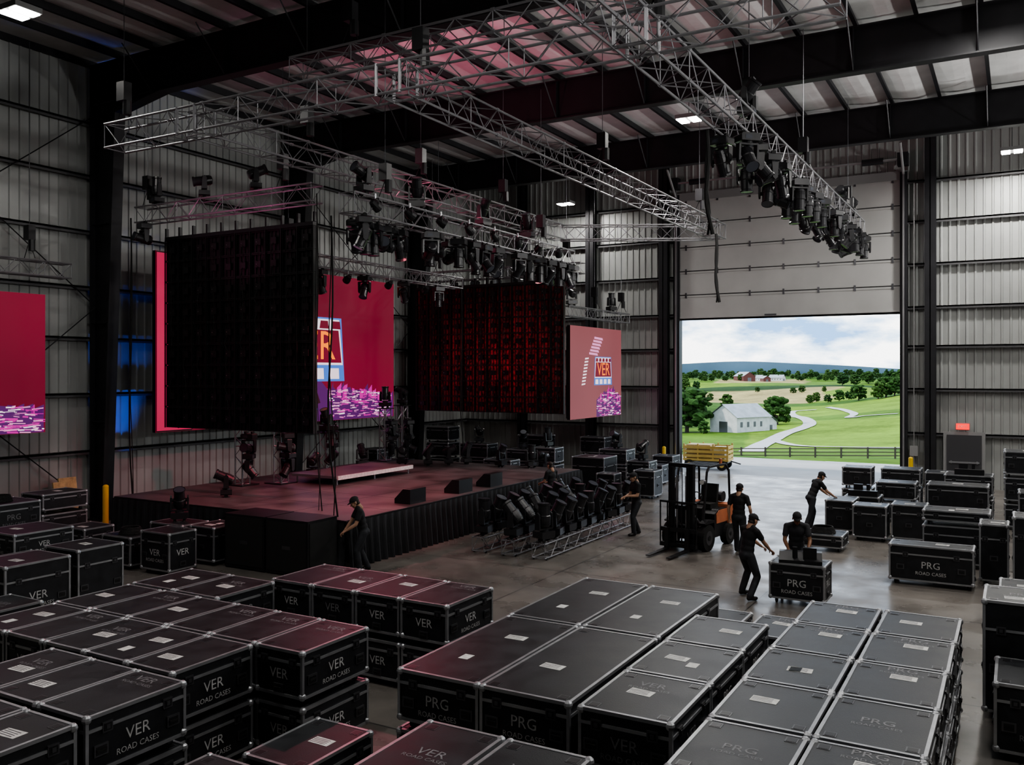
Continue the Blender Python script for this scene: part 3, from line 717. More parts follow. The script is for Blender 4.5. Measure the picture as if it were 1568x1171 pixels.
case(0.12,13.55,1.05,0.95,1.55,'PRG',1); case(0.3,12.3,1.1,1.1,0.9,'PRG',1)
case(0.35,15.2,1.0,0.9,1.1,'')
case(-3.72,17.95,1.05,0.7,0.80,'PRG',2)
def gear(name,x,y,z,rz=0,s=1.0):
    b=MB(); b.prism([(-0.28,0),(0.28,0),(0.28,0.06),(-0.1,0.16),(-0.28,0.16)],'x',-0.4*s,0.4*s,M_black)
    for i in range(8):
        for j in range(3): b.box(((-0.32+i*0.09)*s,-0.2+j*0.09+0.1,0.12-0.03*j+0.02),(0.03,0.02,0.02),M_dish)
    b.tube((0.1,0.15,0.06),(0.1,0.15,0.3),0.05,M_black,10); b.bb((-0.3,0.1,0.06),(-0.05,0.2,0.3),M_black)
    b.obj(name,(x,y,z),rz)
gear('lighting_console',-3.72,17.95,0.80,math.pi+0.2)
def coil(x,y,z,r=0.25):
    b=MB()
    for k in range(5):
        pts=[(r*(1-0.05*k)*math.cos(t*math.pi/10),r*(1-0.05*k)*math.sin(t*math.pi/10),0.018+0.03*k) for t in range(21)]
        b.path(pts,0.018,M_blackr,5)
    b.obj('cable_coil',(x,y,z))
coil(-4.35,23.7,0.42,0.3); coil(-18.0,13.6,0.75); coil(-21.0,12.3,1.44)
gear('lighting_console',-1.3,30.5,1.4); gear('lighting_console',-3.95,27.8,0.9)
for (x,y,lx,ly,H,n) in ((-13.7,30.2,1.3,1.2,1.4,1),(-12.3,31.4,0.9,0.8,0.6,2),(-11.6,30.2,0.8,0.8,1.0,1),(-15.4,29.2,1.1,0.7,0.9,1),(-17.1,29.2,1.2,0.7,0.6,2),(-18.9,29.2,1.1,0.7,0.7,1),
    (-20.6,33.2,1.4,0.9,0.7,2),(-18.6,33.6,1.2,0.9,0.6,2),(-17,32.8,1.1,0.8,0.7,2),(-14.2,33.5,1.2,0.9,0.7,2),(-12.8,34.0,1,0.8,0.8,1),(-22.4,33,1.2,0.9,0.7,3),(-19.5,36.5,1.5,0.9,0.8,2),(-16.6,36.8,1.2,0.9,0.8,2),(-13.0,36.0,0.9,0.9,1.0,1),(-22.9,28.9,0.9,1.0,0.7,2),(-12.6,29.0,0.7,0.6,0.95,1)):
    stack(x,y,lx,ly,H,n,'')
for (x,y,z) in ((-20.6,33.2,1.4),(-18.6,33.6,1.2),(-17,32.8,1.4),(-14.2,33.5,1.4),(-15.4,29.2,0.9),(-12.3,31.4,1.2),(-17.9,14.9,0.85)): stand(x,y,z)
b=MB(); R=Matrix.Rotation(math.radians(-10),3,'Y')
b.box((0,0.25,0.72),(0.06,0.55,1.4),M_wood,R); b.box((0.12,-0.05,0.68),(0.06,0.45,1.3),M_wood,R); b.obj('wood_panel',(-24.2,15.95,0.0))
for x in (-11.7,-10.85,-10.0):
    b=MB(); truss_mb(b,(0,0,0.22),(0,5.7,0.22),0.34,rc=0.02,rb=0.01,m=M_truss)
    for y in (0.1,2,4,5.6):
        for s2 in (-0.17,0.17): b.tube((s2-0.02,y,0.03),(s2+0.02,y,0.03),0.03,M_blackr,8)
    b.obj('pre_rig_truss',(x,18.8,0))
    y=19.1
    while y<24.4:
        stand(x,y,0.41,k=random.choice((0,1,1,2)),s=1.12,rz=1.57+random.uniform(-0.35,0.35)); y+=0.64

def cart(x,y,rz):
    b=MB(); T=M_tanp
    b.bb((-1.05,-0.6,0.42),(1.05,0.6,0.52),T); b.bb((-1.0,-0.5,0.34),(1.0,0.5,0.42),M_dish)
    for xx in (-0.75,0.75):
        for s2 in (-1,1): b.tube((xx,s2*0.48,0.24),(xx,s2*0.60,0.24),0.24,M_blackr,18); b.tube((xx,s2*0.59,0.24),(xx,s2*0.61,0.24),0.11,T,12)
    for k in range(3):
        for s2 in (-1,1): b.bb((-1.05,s2*0.58-0.02,0.58+k*0.2),(1.05,s2*0.58+0.02,0.70+k*0.2),T); b.bb((s2*1.03-0.02,-0.58,0.58+k*0.2),(s2*1.03+0.02,0.58,0.70+k*0.2),T)
    for xx in (-1.0,-0.35,0.35,1.0):
        for s2 in (-1,1): b.bb((xx-0.03,s2*0.56-0.03,0.5),(xx+0.03,s2*0.56+0.03,1.2),T)
    b.bb((-0.9,-0.5,0.53),(0.2,0.5,1.15),M_wood); b.bb((0.3,-0.45,0.53),(0.85,0.4,1.05),M_paper)
    b.tube((1.05,0,0.4),(1.5,0,0.28),0.03,M_black,6)
    b.obj('flatbed_cart',(x,y,0),rz)
cart(-12.6,40.6,0.08)

# ------------------------------------------------------------ forklift (local facing -Y)
def forklift(x,y,rz):
    e=bpy.data.objects.new('forklift',None); COL.objects.link(e); e.location=(x,y,0); e.rotation_euler=(0,0,rz)
    b=MB()
    b.prism([(-0.75,0.28),(-0.75,0.62),(-0.35,0.66),(-0.3,0.42),(0.15,0.42),(0.2,0.28)],'x',-0.45,0.45,M_black)
    b.prism([(0.0,0.25),(0.0,0.85),(0.25,0.95),(0.8,0.95),(0.8,0.3),(0.7,0.25)],'x',-0.46,0.46,M_black)
    b.prism([(0.75,0.28),(0.75,1.02),(0.90,1.06),(1.10,1.0),(1.22,0.82),(1.24,0.45),(1.14,0.26)],'x',-0.5,0.5,M_orange)
    for s2 in (-1,1):
        b.prism([(-0.75,0.68),(-0.78,0.72),(-0.55,0.78),(-0.2,0.74),(-0.2,0.68)],'x',s2*0.40,s2*0.57,M_black)
        b.prism([(0.1,0.60),(0.1,0.84),(0.26,0.93),(0.75,0.93),(0.75,0.60)],'x',s2*0.455,s2*0.475,M_orange)
    b.obj('body',parent=e)
    w=MB()
    for (yy,r,wd,xx) in ((-0.55,0.33,0.2,0.48),(0.75,0.27,0.18,0.47)):
        for s2 in (-1,1):
            w.tube((s2*xx-wd/2,yy,r),(s2*xx+wd/2,yy,r),r,M_blackr,24); w.tube((s2*(xx+0.005)-wd/2,yy,r),(s2*(xx+0.005)+wd/2,yy,r),r*0.55,M_dish,16); w.tube((s2*xx-wd/2-0.02,yy,r),(s2*xx+wd/2+0.02,yy,r),r*0.2,M_black,10)
    w.obj('wheels',parent=e)
    c=MB()
    for s2 in (-1,1):
        c.path([(s2*0.43,-0.58,0.7),(s2*0.40,-0.32,1.95),(s2*0.40,-0.2,2.08),(s2*0.40,0.75,2.08),(s2*0.43,0.92,1.9),(s2*0.44,0.96,1.0)],0.032,M_black,8)
    for i in range(7): yy=-0.18+i*0.145; c.bb((-0.4,yy-0.015,2.07),(0.4,yy+0.015,2.1),M_black)
    c.bb((-0.25,0.2,0.95),(0.25,0.65,1.07),M_blackr); c.box((0,0.67,1.3),(0.46,0.1,0.5),M_blackr,Matrix.Rotation(-0.15,3,'X'))
    c.prism([(-0.5,0.62),(-0.5,1.05),(-0.38,1.12),(-0.3,0.62)],'x',-0.35,0.35,M_black)
    c.tube((0,-0.38,1.08),(0,-0.15,1.25),0.02,M_black,6)
    pts=[(0.17*math.cos(t*math.pi/8),-0.15+0.08*math.sin(t*math.pi/8),1.25+0.15*math.sin(t*math.pi/8)) for t in range(17)]; c.path(pts,0.015,M_black,6)
    for s2 in (-1,1):
        c.tube((s2*0.38,-0.45,1.72),(s2*0.38,-0.56,1.72),0.07,M_dish,12); c.tube((s2*0.38,-0.56,1.72),(s2*0.38,-0.565,1.72),0.06,M_paper,12)
    c.tube((0.3,0.7,2.08),(0.3,0.7,2.22),0.04,M_orange,10)
    c.tube((-0.28,0.93,1.2),(0.28,0.93,1.2),0.14,M_dish,14)
    c.obj('cab_guard',parent=e)
    m=MB()
    for s2 in (-1,1):
        m.bb((s2*0.30-0.04,-0.98,0.06),(s2*0.30+0.04,-0.84,2.2),M_black); m.bb((s2*0.22-0.03,-1.04,0.12),(s2*0.22+0.03,-0.9,2.12),M_black)
        m.tube((s2*0.13,-0.92,0.1),(s2*0.13,-0.92,1.9),0.03,M_alu,8); m.tube((s2*0.06,-1.0,0.4),(s2*0.06,-1.0,2.1),0.012,M_dish,5)
        m.tube((s2*0.32,-0.85,0.9),(s2*0.3,-0.45,0.6),0.035,M_alu,8)
        m.prism([(-1.16,0.04),(-2.15,0.04),(-2.15,0.06),(-1.22,0.10),(-1.19,0.6),(-1.14,0.6),(-1.14,0.04)],'x',s2*0.28-0.055,s2*0.28+0.055,M_black)
    for z in (0.2,1.1,2.16): m.bb((-0.32,-0.96,z-0.05),(0.32,-0.88,z+0.05),M_black)
    m.bb((-0.5,-1.14,0.12),(0.5,-1.04,0.22),M_black); m.bb((-0.5,-1.14,0.5),(0.5,-1.04,0.6),M_black)
    for i in range(6): xx=-0.5+i*0.2; m.bb((xx-0.012,-1.12,0.22),(xx+0.012,-1.09,1.25),M_black)
    m.bb((-0.51,-1.13,1.22),(0.51,-1.08,1.27),M_black)
    m.obj('mast_and_forks',parent=e)
forklift(-7.25,22.5,-0.15)

# ------------------------------------------------------------ people
SK=[mat('skin_%d'%i,c,0.5) for i,c in enumerate(((0.42,0.24,0.16),(0.22,0.11,0.06),(0.5,0.3,0.2)))]
M_shirt=mat('tshirt_black',(0.012,0.012,0.014),0.8,noise=0.2,nscale=8,bump=0.6,bscale=9)
M_shirtg=mat('tshirt_charcoal',(0.03,0.03,0.035),0.8,noise=0.2,nscale=8,bump=0.6,bscale=9)
M_pants=mat('work_trousers',(0.020,0.022,0.027),0.75,noise=0.25,nscale=8,bump=0.6,bscale=9)
M_boot=mat('work_boots',(0.012,0.010,0.009),0.5)
M_hair=mat('hair_dark',(0.02,0.012,0.008),0.6,noise=0.3,nscale=60)
M_cap=mat('cap_cloth',(0.012,0.012,0.014),0.8)
M_eye=mat('eye_white',(0.6,0.6,0.58),0.3); M_iris=mat('eye_dark',(0.02,0.015,0.01),0.2); M_lip=mat('lips',(0.3,0.12,0.10),0.5)
def remesh(mb, vox, smooth_it=3):
    me=mb.mesh('tmp'); o=bpy.data.objects.new('tmp',me); COL.objects.link(o)
    r=o.modifiers.new('r','REMESH'); r.mode='VOXEL'; r.voxel_size=vox
    if smooth_it: s2=o.modifiers.new('s','SMOOTH'); s2.factor=0.5; s2.iterations=smooth_it
    dg=bpy.context.evaluated_depsgraph_get(); dg.update()
    out=bpy.data.meshes.new_from_object(o.evaluated_get(dg))
    bpy.data.objects.remove(o); bpy.data.meshes.remove(me)
    return ([v.co.copy() for v in out.vertices],[tuple(p.vertices) for p in out.polygons])
def hand_geo(curl):
    b=MB(); m=M_black
    xs=(-0.031,-0.0105,0.0105,0.030); Ls=(0.072,0.082,0.076,0.060)
    for x,L in zip(xs,Ls):
        b.cap((x*0.55,0.0,0),(x,0.085,0),0.0145,0.0115,m,10)
        p=Vector((x,0.085,0)); a=curl*0.5
        for k,f in enumerate((0.45,0.31,0.24)):
            q=p+Vector((0,math.cos(a),-math.sin(a)))*L*f
            b.cap(p,q,0.0092-0.0008*k,0.0086-0.0008*k,m,8); p=q; a+=curl
    b.ell((0,0.045,-0.002),(0.036,0.045,0.014),m)
    b.cap((-0.022,0.018,-0.004),(-0.052,0.052,-0.014),0.014,0.0105,m,8); b.cap((-0.052,0.052,-0.014),(-0.058,0.08,-0.022-0.01*curl),0.0105,0.009,m,8)
    b.cap((0,-0.03,0),(0,0.01,0),0.026,0.024,m,10)
    return remesh(b,0.0045,1)
HANDS={}
def hand(curl):
    if curl not in HANDS: HANDS[curl]=hand_geo(curl)
    return HANDS[curl]
def head_geo():
    b=MB(); m=M_black
    b.ell((0,-0.012,0.028),(0.076,0.095,0.088),m,20,14); b.ell((0,0.024,-0.035),(0.058,0.066,0.078),m,18,12)
    b.ell((0,0.062,-0.088),(0.026,0.022,0.020),m); b.cap((0,0.086,0.004),(0,0.106,-0.026),0.008,0.013,m,8)
    b.ell((-0.012,0.094,-0.030),(0.009,0.011,0.008),m); b.ell((0.012,0.094,-0.030),(0.009,0.011,0.008),m)
    b.ell((0,-0.045,-0.045),(0.062,0.055,0.06),m)
    for s2 in (-1,1):
        b.ell((s2*0.080,-0.008,-0.008),(0.010,0.020,0.031),m); b.ell((s2*0.034,0.060,-0.020),(0.024,0.024,0.02),m); b.ell((s2*0.03,0.078,0.022),(0.026,0.012,0.009),m)
    b.cap((0,-0.03,-0.06),(0,-0.04,-0.16),0.058,0.064,m,14)
    return remesh(b,0.006,1)
HEAD=head_geo(); HS=1.07
def ik(S,W,l1,l2,pole):
    d=W-S; L=min(d.length,(l1+l2)*0.995); dn=d.normalized(); W=S+dn*L
    a=(l1*l1-l2*l2+L*L)/(2*L); hgt=math.sqrt(max(0,l1*l1-a*a))
    p=Vector(pole); p=(p-dn*p.dot(dn)).normalized()
    return S+dn*a+p*hgt, W
def frame(y, zhint):
    y=y.normalized(); z=Vector(zhint); z=(z-y*z.dot(y))
    if z.length<1e-3: z=Vector((0,0,1)) if abs(y.z)<0.9 else Vector((1,0,0)); z=z-y*z.dot(y)
    z.normalize(); x=y.cross(z)
    return Matrix((x,y,z)).transposed()
def worker(loc, face, lean=3, hl=None, hr=None, fl=(-0.13,0.02), fr=(0.13,-0.02), hp=-10, hyaw=0, cap=True, skin=0, shirt=M_shirt, curl=0.45, scale=1.0, drop=0.0, twist=0, backcap=False):
    """local frame: +Y facing, +X the person's right. hl/hr: wrist targets in local coords."""
    ang=math.atan2(face[1],face[0])-math.pi/2
    P=Vector((0,0,0.95-drop)); Rl=Matrix.Rotation(math.radians(-lean),3,'X')@Matrix.Rotation(math.radians(twist),3,'Z')
    def U(p): return P+Rl@(Vector(p)-Vector((0,0,0.95)))
    b=MB(); m=M_black; bones=[]
    def eul(c,r): b.ell(U(c),r,m,18,12,Rl)
    b.ell(P+Vector((0,0,-0.02)),(0.168,0.118,0.13),m,18,12); eul((0,0.0,1.02),(0.162,0.118,0.14)); eul((0,0.0,1.15),(0.158,0.112,0.16)); eul((0,0.0,1.30),(0.178,0.120,0.17)); eul((0,-0.012,1.41),(0.19,0.085,0.065))
    eul((0,-0.065,0.90),(0.135,0.075,0.09))
    bones.append((P+Vector((0,0,-0.1)),P+Vector((0,0,0.0)),0.16,'P')); bones.append((U((0,0,1.0)),U((0,0,1.43)),0.15,'S'))
    nb=U((0,-0.01,1.44)); hc=U((0,0.035,1.605))
    b.cap(nb,U((0,0.01,1.51)),0.076,0.060,m,14); bones.append((U((0,0,1.50)),U((0,0.01,1.56)),0.055,'K'))
    hands=[]
    for s2,tgt in ((-1,hl),(1,hr)):
        S=U((s2*0.195,-0.01,1.405)); 
        if tgt is None: W=Vector((s2*0.27,0.06,0.86)) if lean<20 else S+Vector((s2*0.04,0.05,-0.5))
        else: W=Vector(tgt)
        E,W=ik(S,W,0.295,0.265,(s2*0.5,-0.8,-0.35))
        b.ell(S,(0.066,0.062,0.062),m); b.cap(U((s2*0.06,0,1.455)),S,0.062,0.058,m)
        b.cap(S,S.lerp(E,0.6),0.064,0.064,m); b.cap(S.lerp(E,0.5),E,0.047,0.041,m); b.cap(E,E.lerp(W,0.4),0.041,0.042,m); b.cap(E.lerp(W,0.4),W,0.042,0.027,m)
        bones.append((S,S.lerp(E,0.60),0.06,'S')); bones.append((S.lerp(E,0.70),E,0.045,'K')); bones.append((E,W,0.035,'K'))
        hands.append((s2,E,W,tgt is not None))
    for s2,ft in ((-1,fl),(1,fr)):
        Hh=P+Vector((s2*0.095,0,-0.05)); A=Vector((ft[0],ft[1],0.10+(ft[2] if len(ft)>2 else 0)))
        K,A=ik(Hh,A,0.425,0.415,(s2*0.15,1,0))
        b.cap(Hh,Hh.lerp(K,0.35),0.096,0.092,m); b.cap(Hh.lerp(K,0.35),K,0.092,0.072,m); b.cap(K,K.lerp(A,0.35),0.072,0.074,m); b.cap(K.lerp(A,0.35),A,0.074,0.066,m)
        b.cap(A+Vector((0,-0.03,-0.045)),A+Vector((s2*0.02,0.13,-0.06)),0.05,0.042,m); b.ell(A+Vector((s2*0.01,0.07,-0.058)),(0.050,0.13,0.040),m)
        bones.append((Hh,K,0.085,'P')); bones.append((K,A+Vector((0,0,0.03)),0.06,'P')); bones.append((A+Vector((0,-0.05,-0.06)),A+Vector((s2*0.02,0.16,-0.06)),0.045,'B'))
    vs,fs=remesh(b,0.0135,3)
    sk=SK[skin]; mm={'P':M_pants,'S':shirt,'K':sk,'B':M_boot}
    out=MB()
    for k in mm.values(): out.mi(k)
    out.v=vs[:]
    for q in fs:
        c=sum((vs[i] for i in q),Vector())/len(q); best=None
        for (a,e,r,t) in bones:
            ab=e-a; tt=max(0,min(1,(c-a).dot(ab)/ab.length_squared)); dd=(c-(a+ab*tt)).length/r
            if best is None or dd<best[0]: best=(dd,t)
        out.f.append(list(q)); out.m.append(out.mi(mm[best[1]]))
    for (s2,E,W,grip) in hands:
        hv,hf=hand(0.75 if grip else curl)
        dr=(W-E).normalized()
        if grip: dr=(dr+Vector((0,0.5,-0.1))).normalized()
        F=frame(dr, (0,0,1) if grip else (s2*1.0,0,0.1))
        if not grip: mir=1 if F.col[0].dot(Vector((0,-1,0)))>0 else -1
        else: mir=1 if F.col[0].x*s2>0 else -1
        out.add([W+F@Vector((p.x*mir,p.y+0.012,p.z)) for p in hv],hf,sk)
    Rh=Matrix.Rotation(math.radians(hyaw),3,'Z')@Matrix.Rotation(math.radians(-lean*0.6),3,'X')@Matrix.Rotation(math.radians(hp),3,'X')
    hv,hf=HEAD; i0=len(out.v)
    out.v+= [hc+Rh@(p*HS) for p in hv]; si=out.mi(sk); hi=out.mi(M_hair)
    for q in hf:
        c=sum((hv[i] for i in q),Vector())/len(q)
        hair=(c.z>0.062 or (c.y<0.005 and c.z>-0.07) or (c.y<0.045 and c.z>0.02)) and c.length>0.05 and not (abs(c.x)>0.073 and c.z<0.02 and c.y>-0.035)
        if c.z<-0.085: hair=False
        out.f.append([i0+i for i in q]); out.m.append(hi if hair else si)
    out.M=Matrix.Translation(hc)@Rh.to_4x4()@Matrix.Scale(HS,4)
    for s2 in (-1,1):
        out.ell((s2*0.031,0.0855,0.004),(0.0125,0.007,0.0065),M_eye,10,6); out.ell((s2*0.031,0.0915,0.004),(0.0055,0.003,0.0055),M_iris,8,6)
        out.ell((s2*0.032,0.090,0.021),(0.018,0.004,0.004),M_hair,8,6)
    out.ell((0,0.0885,-0.056),(0.023,0.007,0.004),M_lip,10,6); out.ell((0,0.0875,-0.063),(0.019,0.007,0.005),M_lip,10,6)
    if cap:
        vv=[]; ff=[]; n=20
        for i in range(7):
            ph=(math.pi/2)*(1-i/6.0)
            for j in range(n):
                t=2*math.pi*j/n; vv.append((0.086*math.sin(ph)*math.cos(t) if i<6 else 0, -0.010+0.106*math.sin(ph)*math.sin(t) if i<6 else -0.010, 0.045+0.085*math.cos(ph)))
        for i in range(6):
            for j in range(n): ff.append((i*n+j,i*n+(j+1)%n,(i+1)*n+(j+1)%n,(i+1)*n+j))
        out.add(vv,ff,M_cap)
        sg=-1 if backcap else 1
        vv=[];ff=[]
        for i in range(11):
            t=math.pi*(0.14+0.72*i/10)
            for rr2,dz in ((1.0,0),(1.75,-0.016)):
                for th in (0,0.006):
                    yy=0.098*math.sin(t)*(rr2 if rr2==1 else 1.72)
                    vv.append((0.084*math.cos(t)*(1 if rr2==1 else 0.92), sg*yy-0.01, 0.050+dz+th))
        for i in range(10):
            a=4*i; ff+=[(a,a+2,a+6,a+4),(a+1,a+5,a+7,a+3),(a+2,a+3,a+7,a+6)]
        out.add(vv,ff,M_cap)
        out.ell((0,-0.010,0.131),(0.008,0.008,0.005),M_cap,8,5)
    out.M=None
    out_obj=out.obj('stagehand_worker',(loc[0],loc[1],0),ang,smooth=True)
    out_obj.scale=(scale,)*3
    return out_obj
R_=(0.8686,0.4955); L_=(-0.8686,-0.4955); F_=(-0.4955,0.8686); B_=(0.4955,-0.8686)
def mixd(a,b,t): return (a[0]*(1-t)+b[0]*t, a[1]*(1-t)+b[1]*t)
worker((-12.85,15.75),mixd(B_,L_,0.75),lean=14,hl=(-0.2,0.42,0.98),hr=(0.16,0.40,0.92),hp=-22,skin=0,fl=(-0.14,0.10),fr=(0.14,-0.12))
worker((-12.6,24.6),mixd(F_,L_,0.5),lean=4,hl=(-0.15,0.33,1.05),hr=(0.15,0.33,1.05),hp=-15,cap=False,skin=0)
worker((-9.2,23.1),mixd(L_,B_,0.25),lean=5,hl=(-0.10,0.32,1.10),hr=(0.12,0.30,1.05),hp=-15,skin=2,fl=(-0.12,0.14),fr=(0.13,-0.12))
worker((-6.05,22.0),mixd(R_,F_,0.6),lean=3,hp=-8,skin=2,fl=(-0.12,0.2),fr=(0.12,-0.18),hr=(0.26,0.16,0.95))
worker((-4.72,17.75),mixd(R_,F_,0.35),lean=12,hl=(-0.10,0.54,0.92),hr=(0.16,0.50,0.90),hp=-12,skin=0,fl=(-0.24,0.10),fr=(0.22,-0.12),drop=0.05)
worker((-3.98,18.80),mixd(B_,L_,0.2),lean=20,hl=(-0.20,0.46,0.95),hr=(0.18,0.46,0.95),hp=-12,skin=1,drop=0.02,shirt=M_shirtg)
worker((-5.15,26.3),mixd(R_,F_,0.15),lean=26,hl=(-0.2,0.60,0.98),hr=(0.2,0.58,0.98),hp=-10,skin=0,fl=(-0.13,0.05),fr=(0.13,-0.25),cap=True)
case(-4.35,26.55,0.75,1.0,0.93,'',2)

# ------------------------------------------------------------ outdoors
PROF=[(0,0),(46,0),(60,-1.5),(75,-3.0),(100,-5.1),(110,-5.7),(150,-8.1),(200,-10.2),(230,-10.7),(300,-11.0),(450,-10.0),(700,-7.0),(1000,-4.5),(1600,-3.0),(4000,0)]
def gz(X,Y):
    d=-0.4955*X+0.8686*Y
    if Y<47: return 0.0
    for (a,za),(b2,zb2) in zip(PROF[:-1],PROF[1:]):
        if a<=d<=b2: z=za+(zb2-za)*(d-a)/(b2-a); break
    else: z=0
    k=min(1,max(0,(Y-100)/150)); k2=min(1,max(0,(Y-250)/200))
    z+=k*(1.3*math.sin(X*0.021+Y*0.006)+0.9*math.sin(X*0.05-Y*0.013+1.3)*min(1,Y/300))
    z+=k2*(1.8*math.sin(X*0.028+Y*0.017+0.6)+1.2*math.sin(X*0.013-Y*0.024))
    u=X/Y
    z+= k*4.5*math.exp(-((u+0.06)/0.09)**2)*math.exp(-((Y-380)/180)**2)
    return z*min(1,(Y-47)/6)
def uv2w(px,py):
    """bearing survey -> ground position"""
    u=(px-784)/1360; v=(py-570)/1360; d=50
    while d<3800:
        X=d*(-0.4955+0.8686*u); Y=d*(0.8686+0.4955*u)
        if Y>47.5 and CAMZ-v*d<=gz(X,Y): return X,Y
        d*=1.006
    return X,Y
t=MB(); 
us=[-3.0,-2,-1.4,-1.0,-0.8]+[-0.62+0.005*i for i in range(142)]+[0.2,0.4,0.8,1.5,3.0]
yy=[47.0]
while yy[-1]<3600: yy.append(yy[-1]*1.015+0.2)
vs=[(u*y,y,gz(u*y,y)) for y in yy for u in us]; nu=len(us)
fs=[(j*nu+i,j*nu+i+1,(j+1)*nu+i+1,(j+1)*nu+i) for j in range(len(yy)-1) for i in range(nu-1)]
def grass_mat():
    m=bpy.data.materials.new('meadow_fields'); m.use_nodes=True; nt=m.node_tree; b=nt.nodes['Principled BSDF']; b.inputs['Roughness'].default_value=0.9; b.inputs['Specular IOR Level'].default_value=0.05
    at=nt.nodes.new('ShaderNodeVertexColor'); at.layer_name='field'
    tc=nt.nodes.new('ShaderNodeTexCoord')
    def nz(sc,lo,hi,mp=None):
        n=nt.nodes.new('ShaderNodeTexNoise'); n.inputs['Scale'].default_value=sc; n.inputs['Detail'].default_value=9; n.inputs['Roughness'].default_value=0.7
        nt.links.new(tc.outputs['Object'],n.inputs['Vector'])
        mr=nt.nodes.new('ShaderNodeMapRange'); mr.inputs['From Min'].default_value=0.3; mr.inputs['From Max'].default_value=0.7; mr.inputs['To Min'].default_value=lo; mr.inputs['To Max'].default_value=hi; nt.links.new(n.outputs['Fac'],mr.inputs['Value']); return mr
    a=nz(0.06,0.5,1.3); c=nz(0.7,0.7,1.3)
    mu=nt.nodes.new('ShaderNodeMath'); mu.operation='MULTIPLY'; nt.links.new(a.outputs['Result'],mu.inputs[0]); nt.links.new(c.outputs['Result'],mu.inputs[1])
    mx=nt.nodes.new('ShaderNodeVectorMath'); mx.operation='SCALE'; nt.links.new(at.outputs['Color'],mx.inputs[0]); nt.links.new(mu.outputs[0],mx.inputs['Scale'])
    nt.links.new(mx.outputs[0],b.inputs['Base Color']); return m
t.add(vs,fs,grass_mat()); me=t.mesh('meadow',True)
ca=me.color_attributes.new('field','FLOAT_COLOR','POINT')
def fcol(X,Y):
    u=X/Y; w=0.02*math.sin(Y*0.011+u*9)+0.01*math.sin(Y*0.05)
    g1=(0.070,0.135,0.016); g2=(0.12,0.20,0.022); tan=(0.26,0.22,0.10); dk=(0.018,0.045,0.012); g3=(0.040,0.09,0.014)
    if Y<105: return g1 if math.sin(X*0.3+Y*0.2)>-0.2 else g3
    if Y<150: return g3 if math.sin(X*0.11+Y*0.06)>0.1 else g1
    if Y<260: return g2 if u+w>-0.27 else g1
    if Y<300: return g1
    if Y<400: return g2 if u+w>-0.24 else g3
    if Y<430: return g3
    if Y<600: return tan if (-0.33<u+w<-0.19) else (g1 if u+w<=-0.33 else g2)
    if Y<640: return dk
    if Y<800: return g2 if u<-0.25+w else g1
    if Y<1050: return tan if -0.3<u<-0.2 else g1
    if Y<1300: return g3
    return dk
for i,v in enumerate(me.vertices): ca.data[i].color=(*fcol(v.co.x,v.co.y),1)
inst(me,'meadow_terrain',(0,0,0))
M_asph=mat('apron_concrete',(0.27,0.27,0.27),0.8,noise=0.15,nscale=0.5)
a=MB(); a.bb((-70,YD+0.1,-0.3),(50,47.0,-0.005),M_asph); a.obj('ground_apron')
M_path=mat('gravel_drive',(0.30,0.30,0.31),0.9,noise=0.2,nscale=1)
def ribbon(pts,w0):
    P2=[Vector((*uv2w(*p),0)) for p in pts]
    Q=[]
    for i in range(len(P2)-1):
        p0=P2[max(0,i-1)];p1=P2[i];p2=P2[i+1];p3=P2[min(len(P2)-1,i+2)]
        for k in range(10):
            s2=k/10; Q.append(0.5*((2*p1)+(p2-p0)*s2+(2*p0-5*p1+4*p2-p3)*s2*s2+(3*p1-p0-3*p2+p3)*s2**3))
    Q.append(P2[-1]); b=MB(); vv=[]
    for i,q in enumerate(Q):
        d=(Q[min(i+1,len(Q)-1)]-Q[max(i-1,0)]).normalized(); n=Vector((-d.y,d.x,0))
        for k in (-1,-0.33,0.33,1):
            r=q+n*k*w0/2; vv.append((r.x,r.y,gz(r.x,r.y)+0.07+q.y*0.0004))
    b.add(vv,[(4*i+k,4*i+k+1,4*i+k+5,4*i+k+4) for i in range(len(Q)-1) for k in range(3)],M_path); return b.obj('gravel_driveway')
ribbon([(1150,692),(1162,684),(1183,674),(1200,665),(1228,656),(1240,648),(1228,640),(1212,635),(1216,630),(1250,628)],3.4)
ribbon([(1183,674),(1215,682),(1280,685),(1378,686),(1450,685)],2.2)
ribbon([(1268,624),(1292,628),(1308,634),(1300,640),(1325,637),(1375,634)],2.4)
M_fw=mat('fence_wood',(0.035,0.028,0.02),0.8)
b=MB(); prev=None
for i in range(44):
    X=-48+i*1.25; Y=93+0.04*i; z=gz(X,Y)
    if i%2==0: b.box((X,Y,z+0.55),(0.16,0.16,1.3),M_fw)
    if prev:
        for hh in (0.35,0.7,1.05): b.tube((prev[0],prev[1],prev[2]+hh),(X,Y,z+hh),0.05,M_fw,4)
    prev=(X,Y,z)
b.obj('wooden_fence')
M_barn=mat('barn_white',(0.46,0.46,0.45),0.8,noise=0.15,nscale=0.8); M_broof=mat('barn_roof',(0.24,0.26,0.28),0.5,0.3,noise=0.2,nscale=0.5); M_bred=mat('barn_red',(0.10,0.03,0.025),0.8)
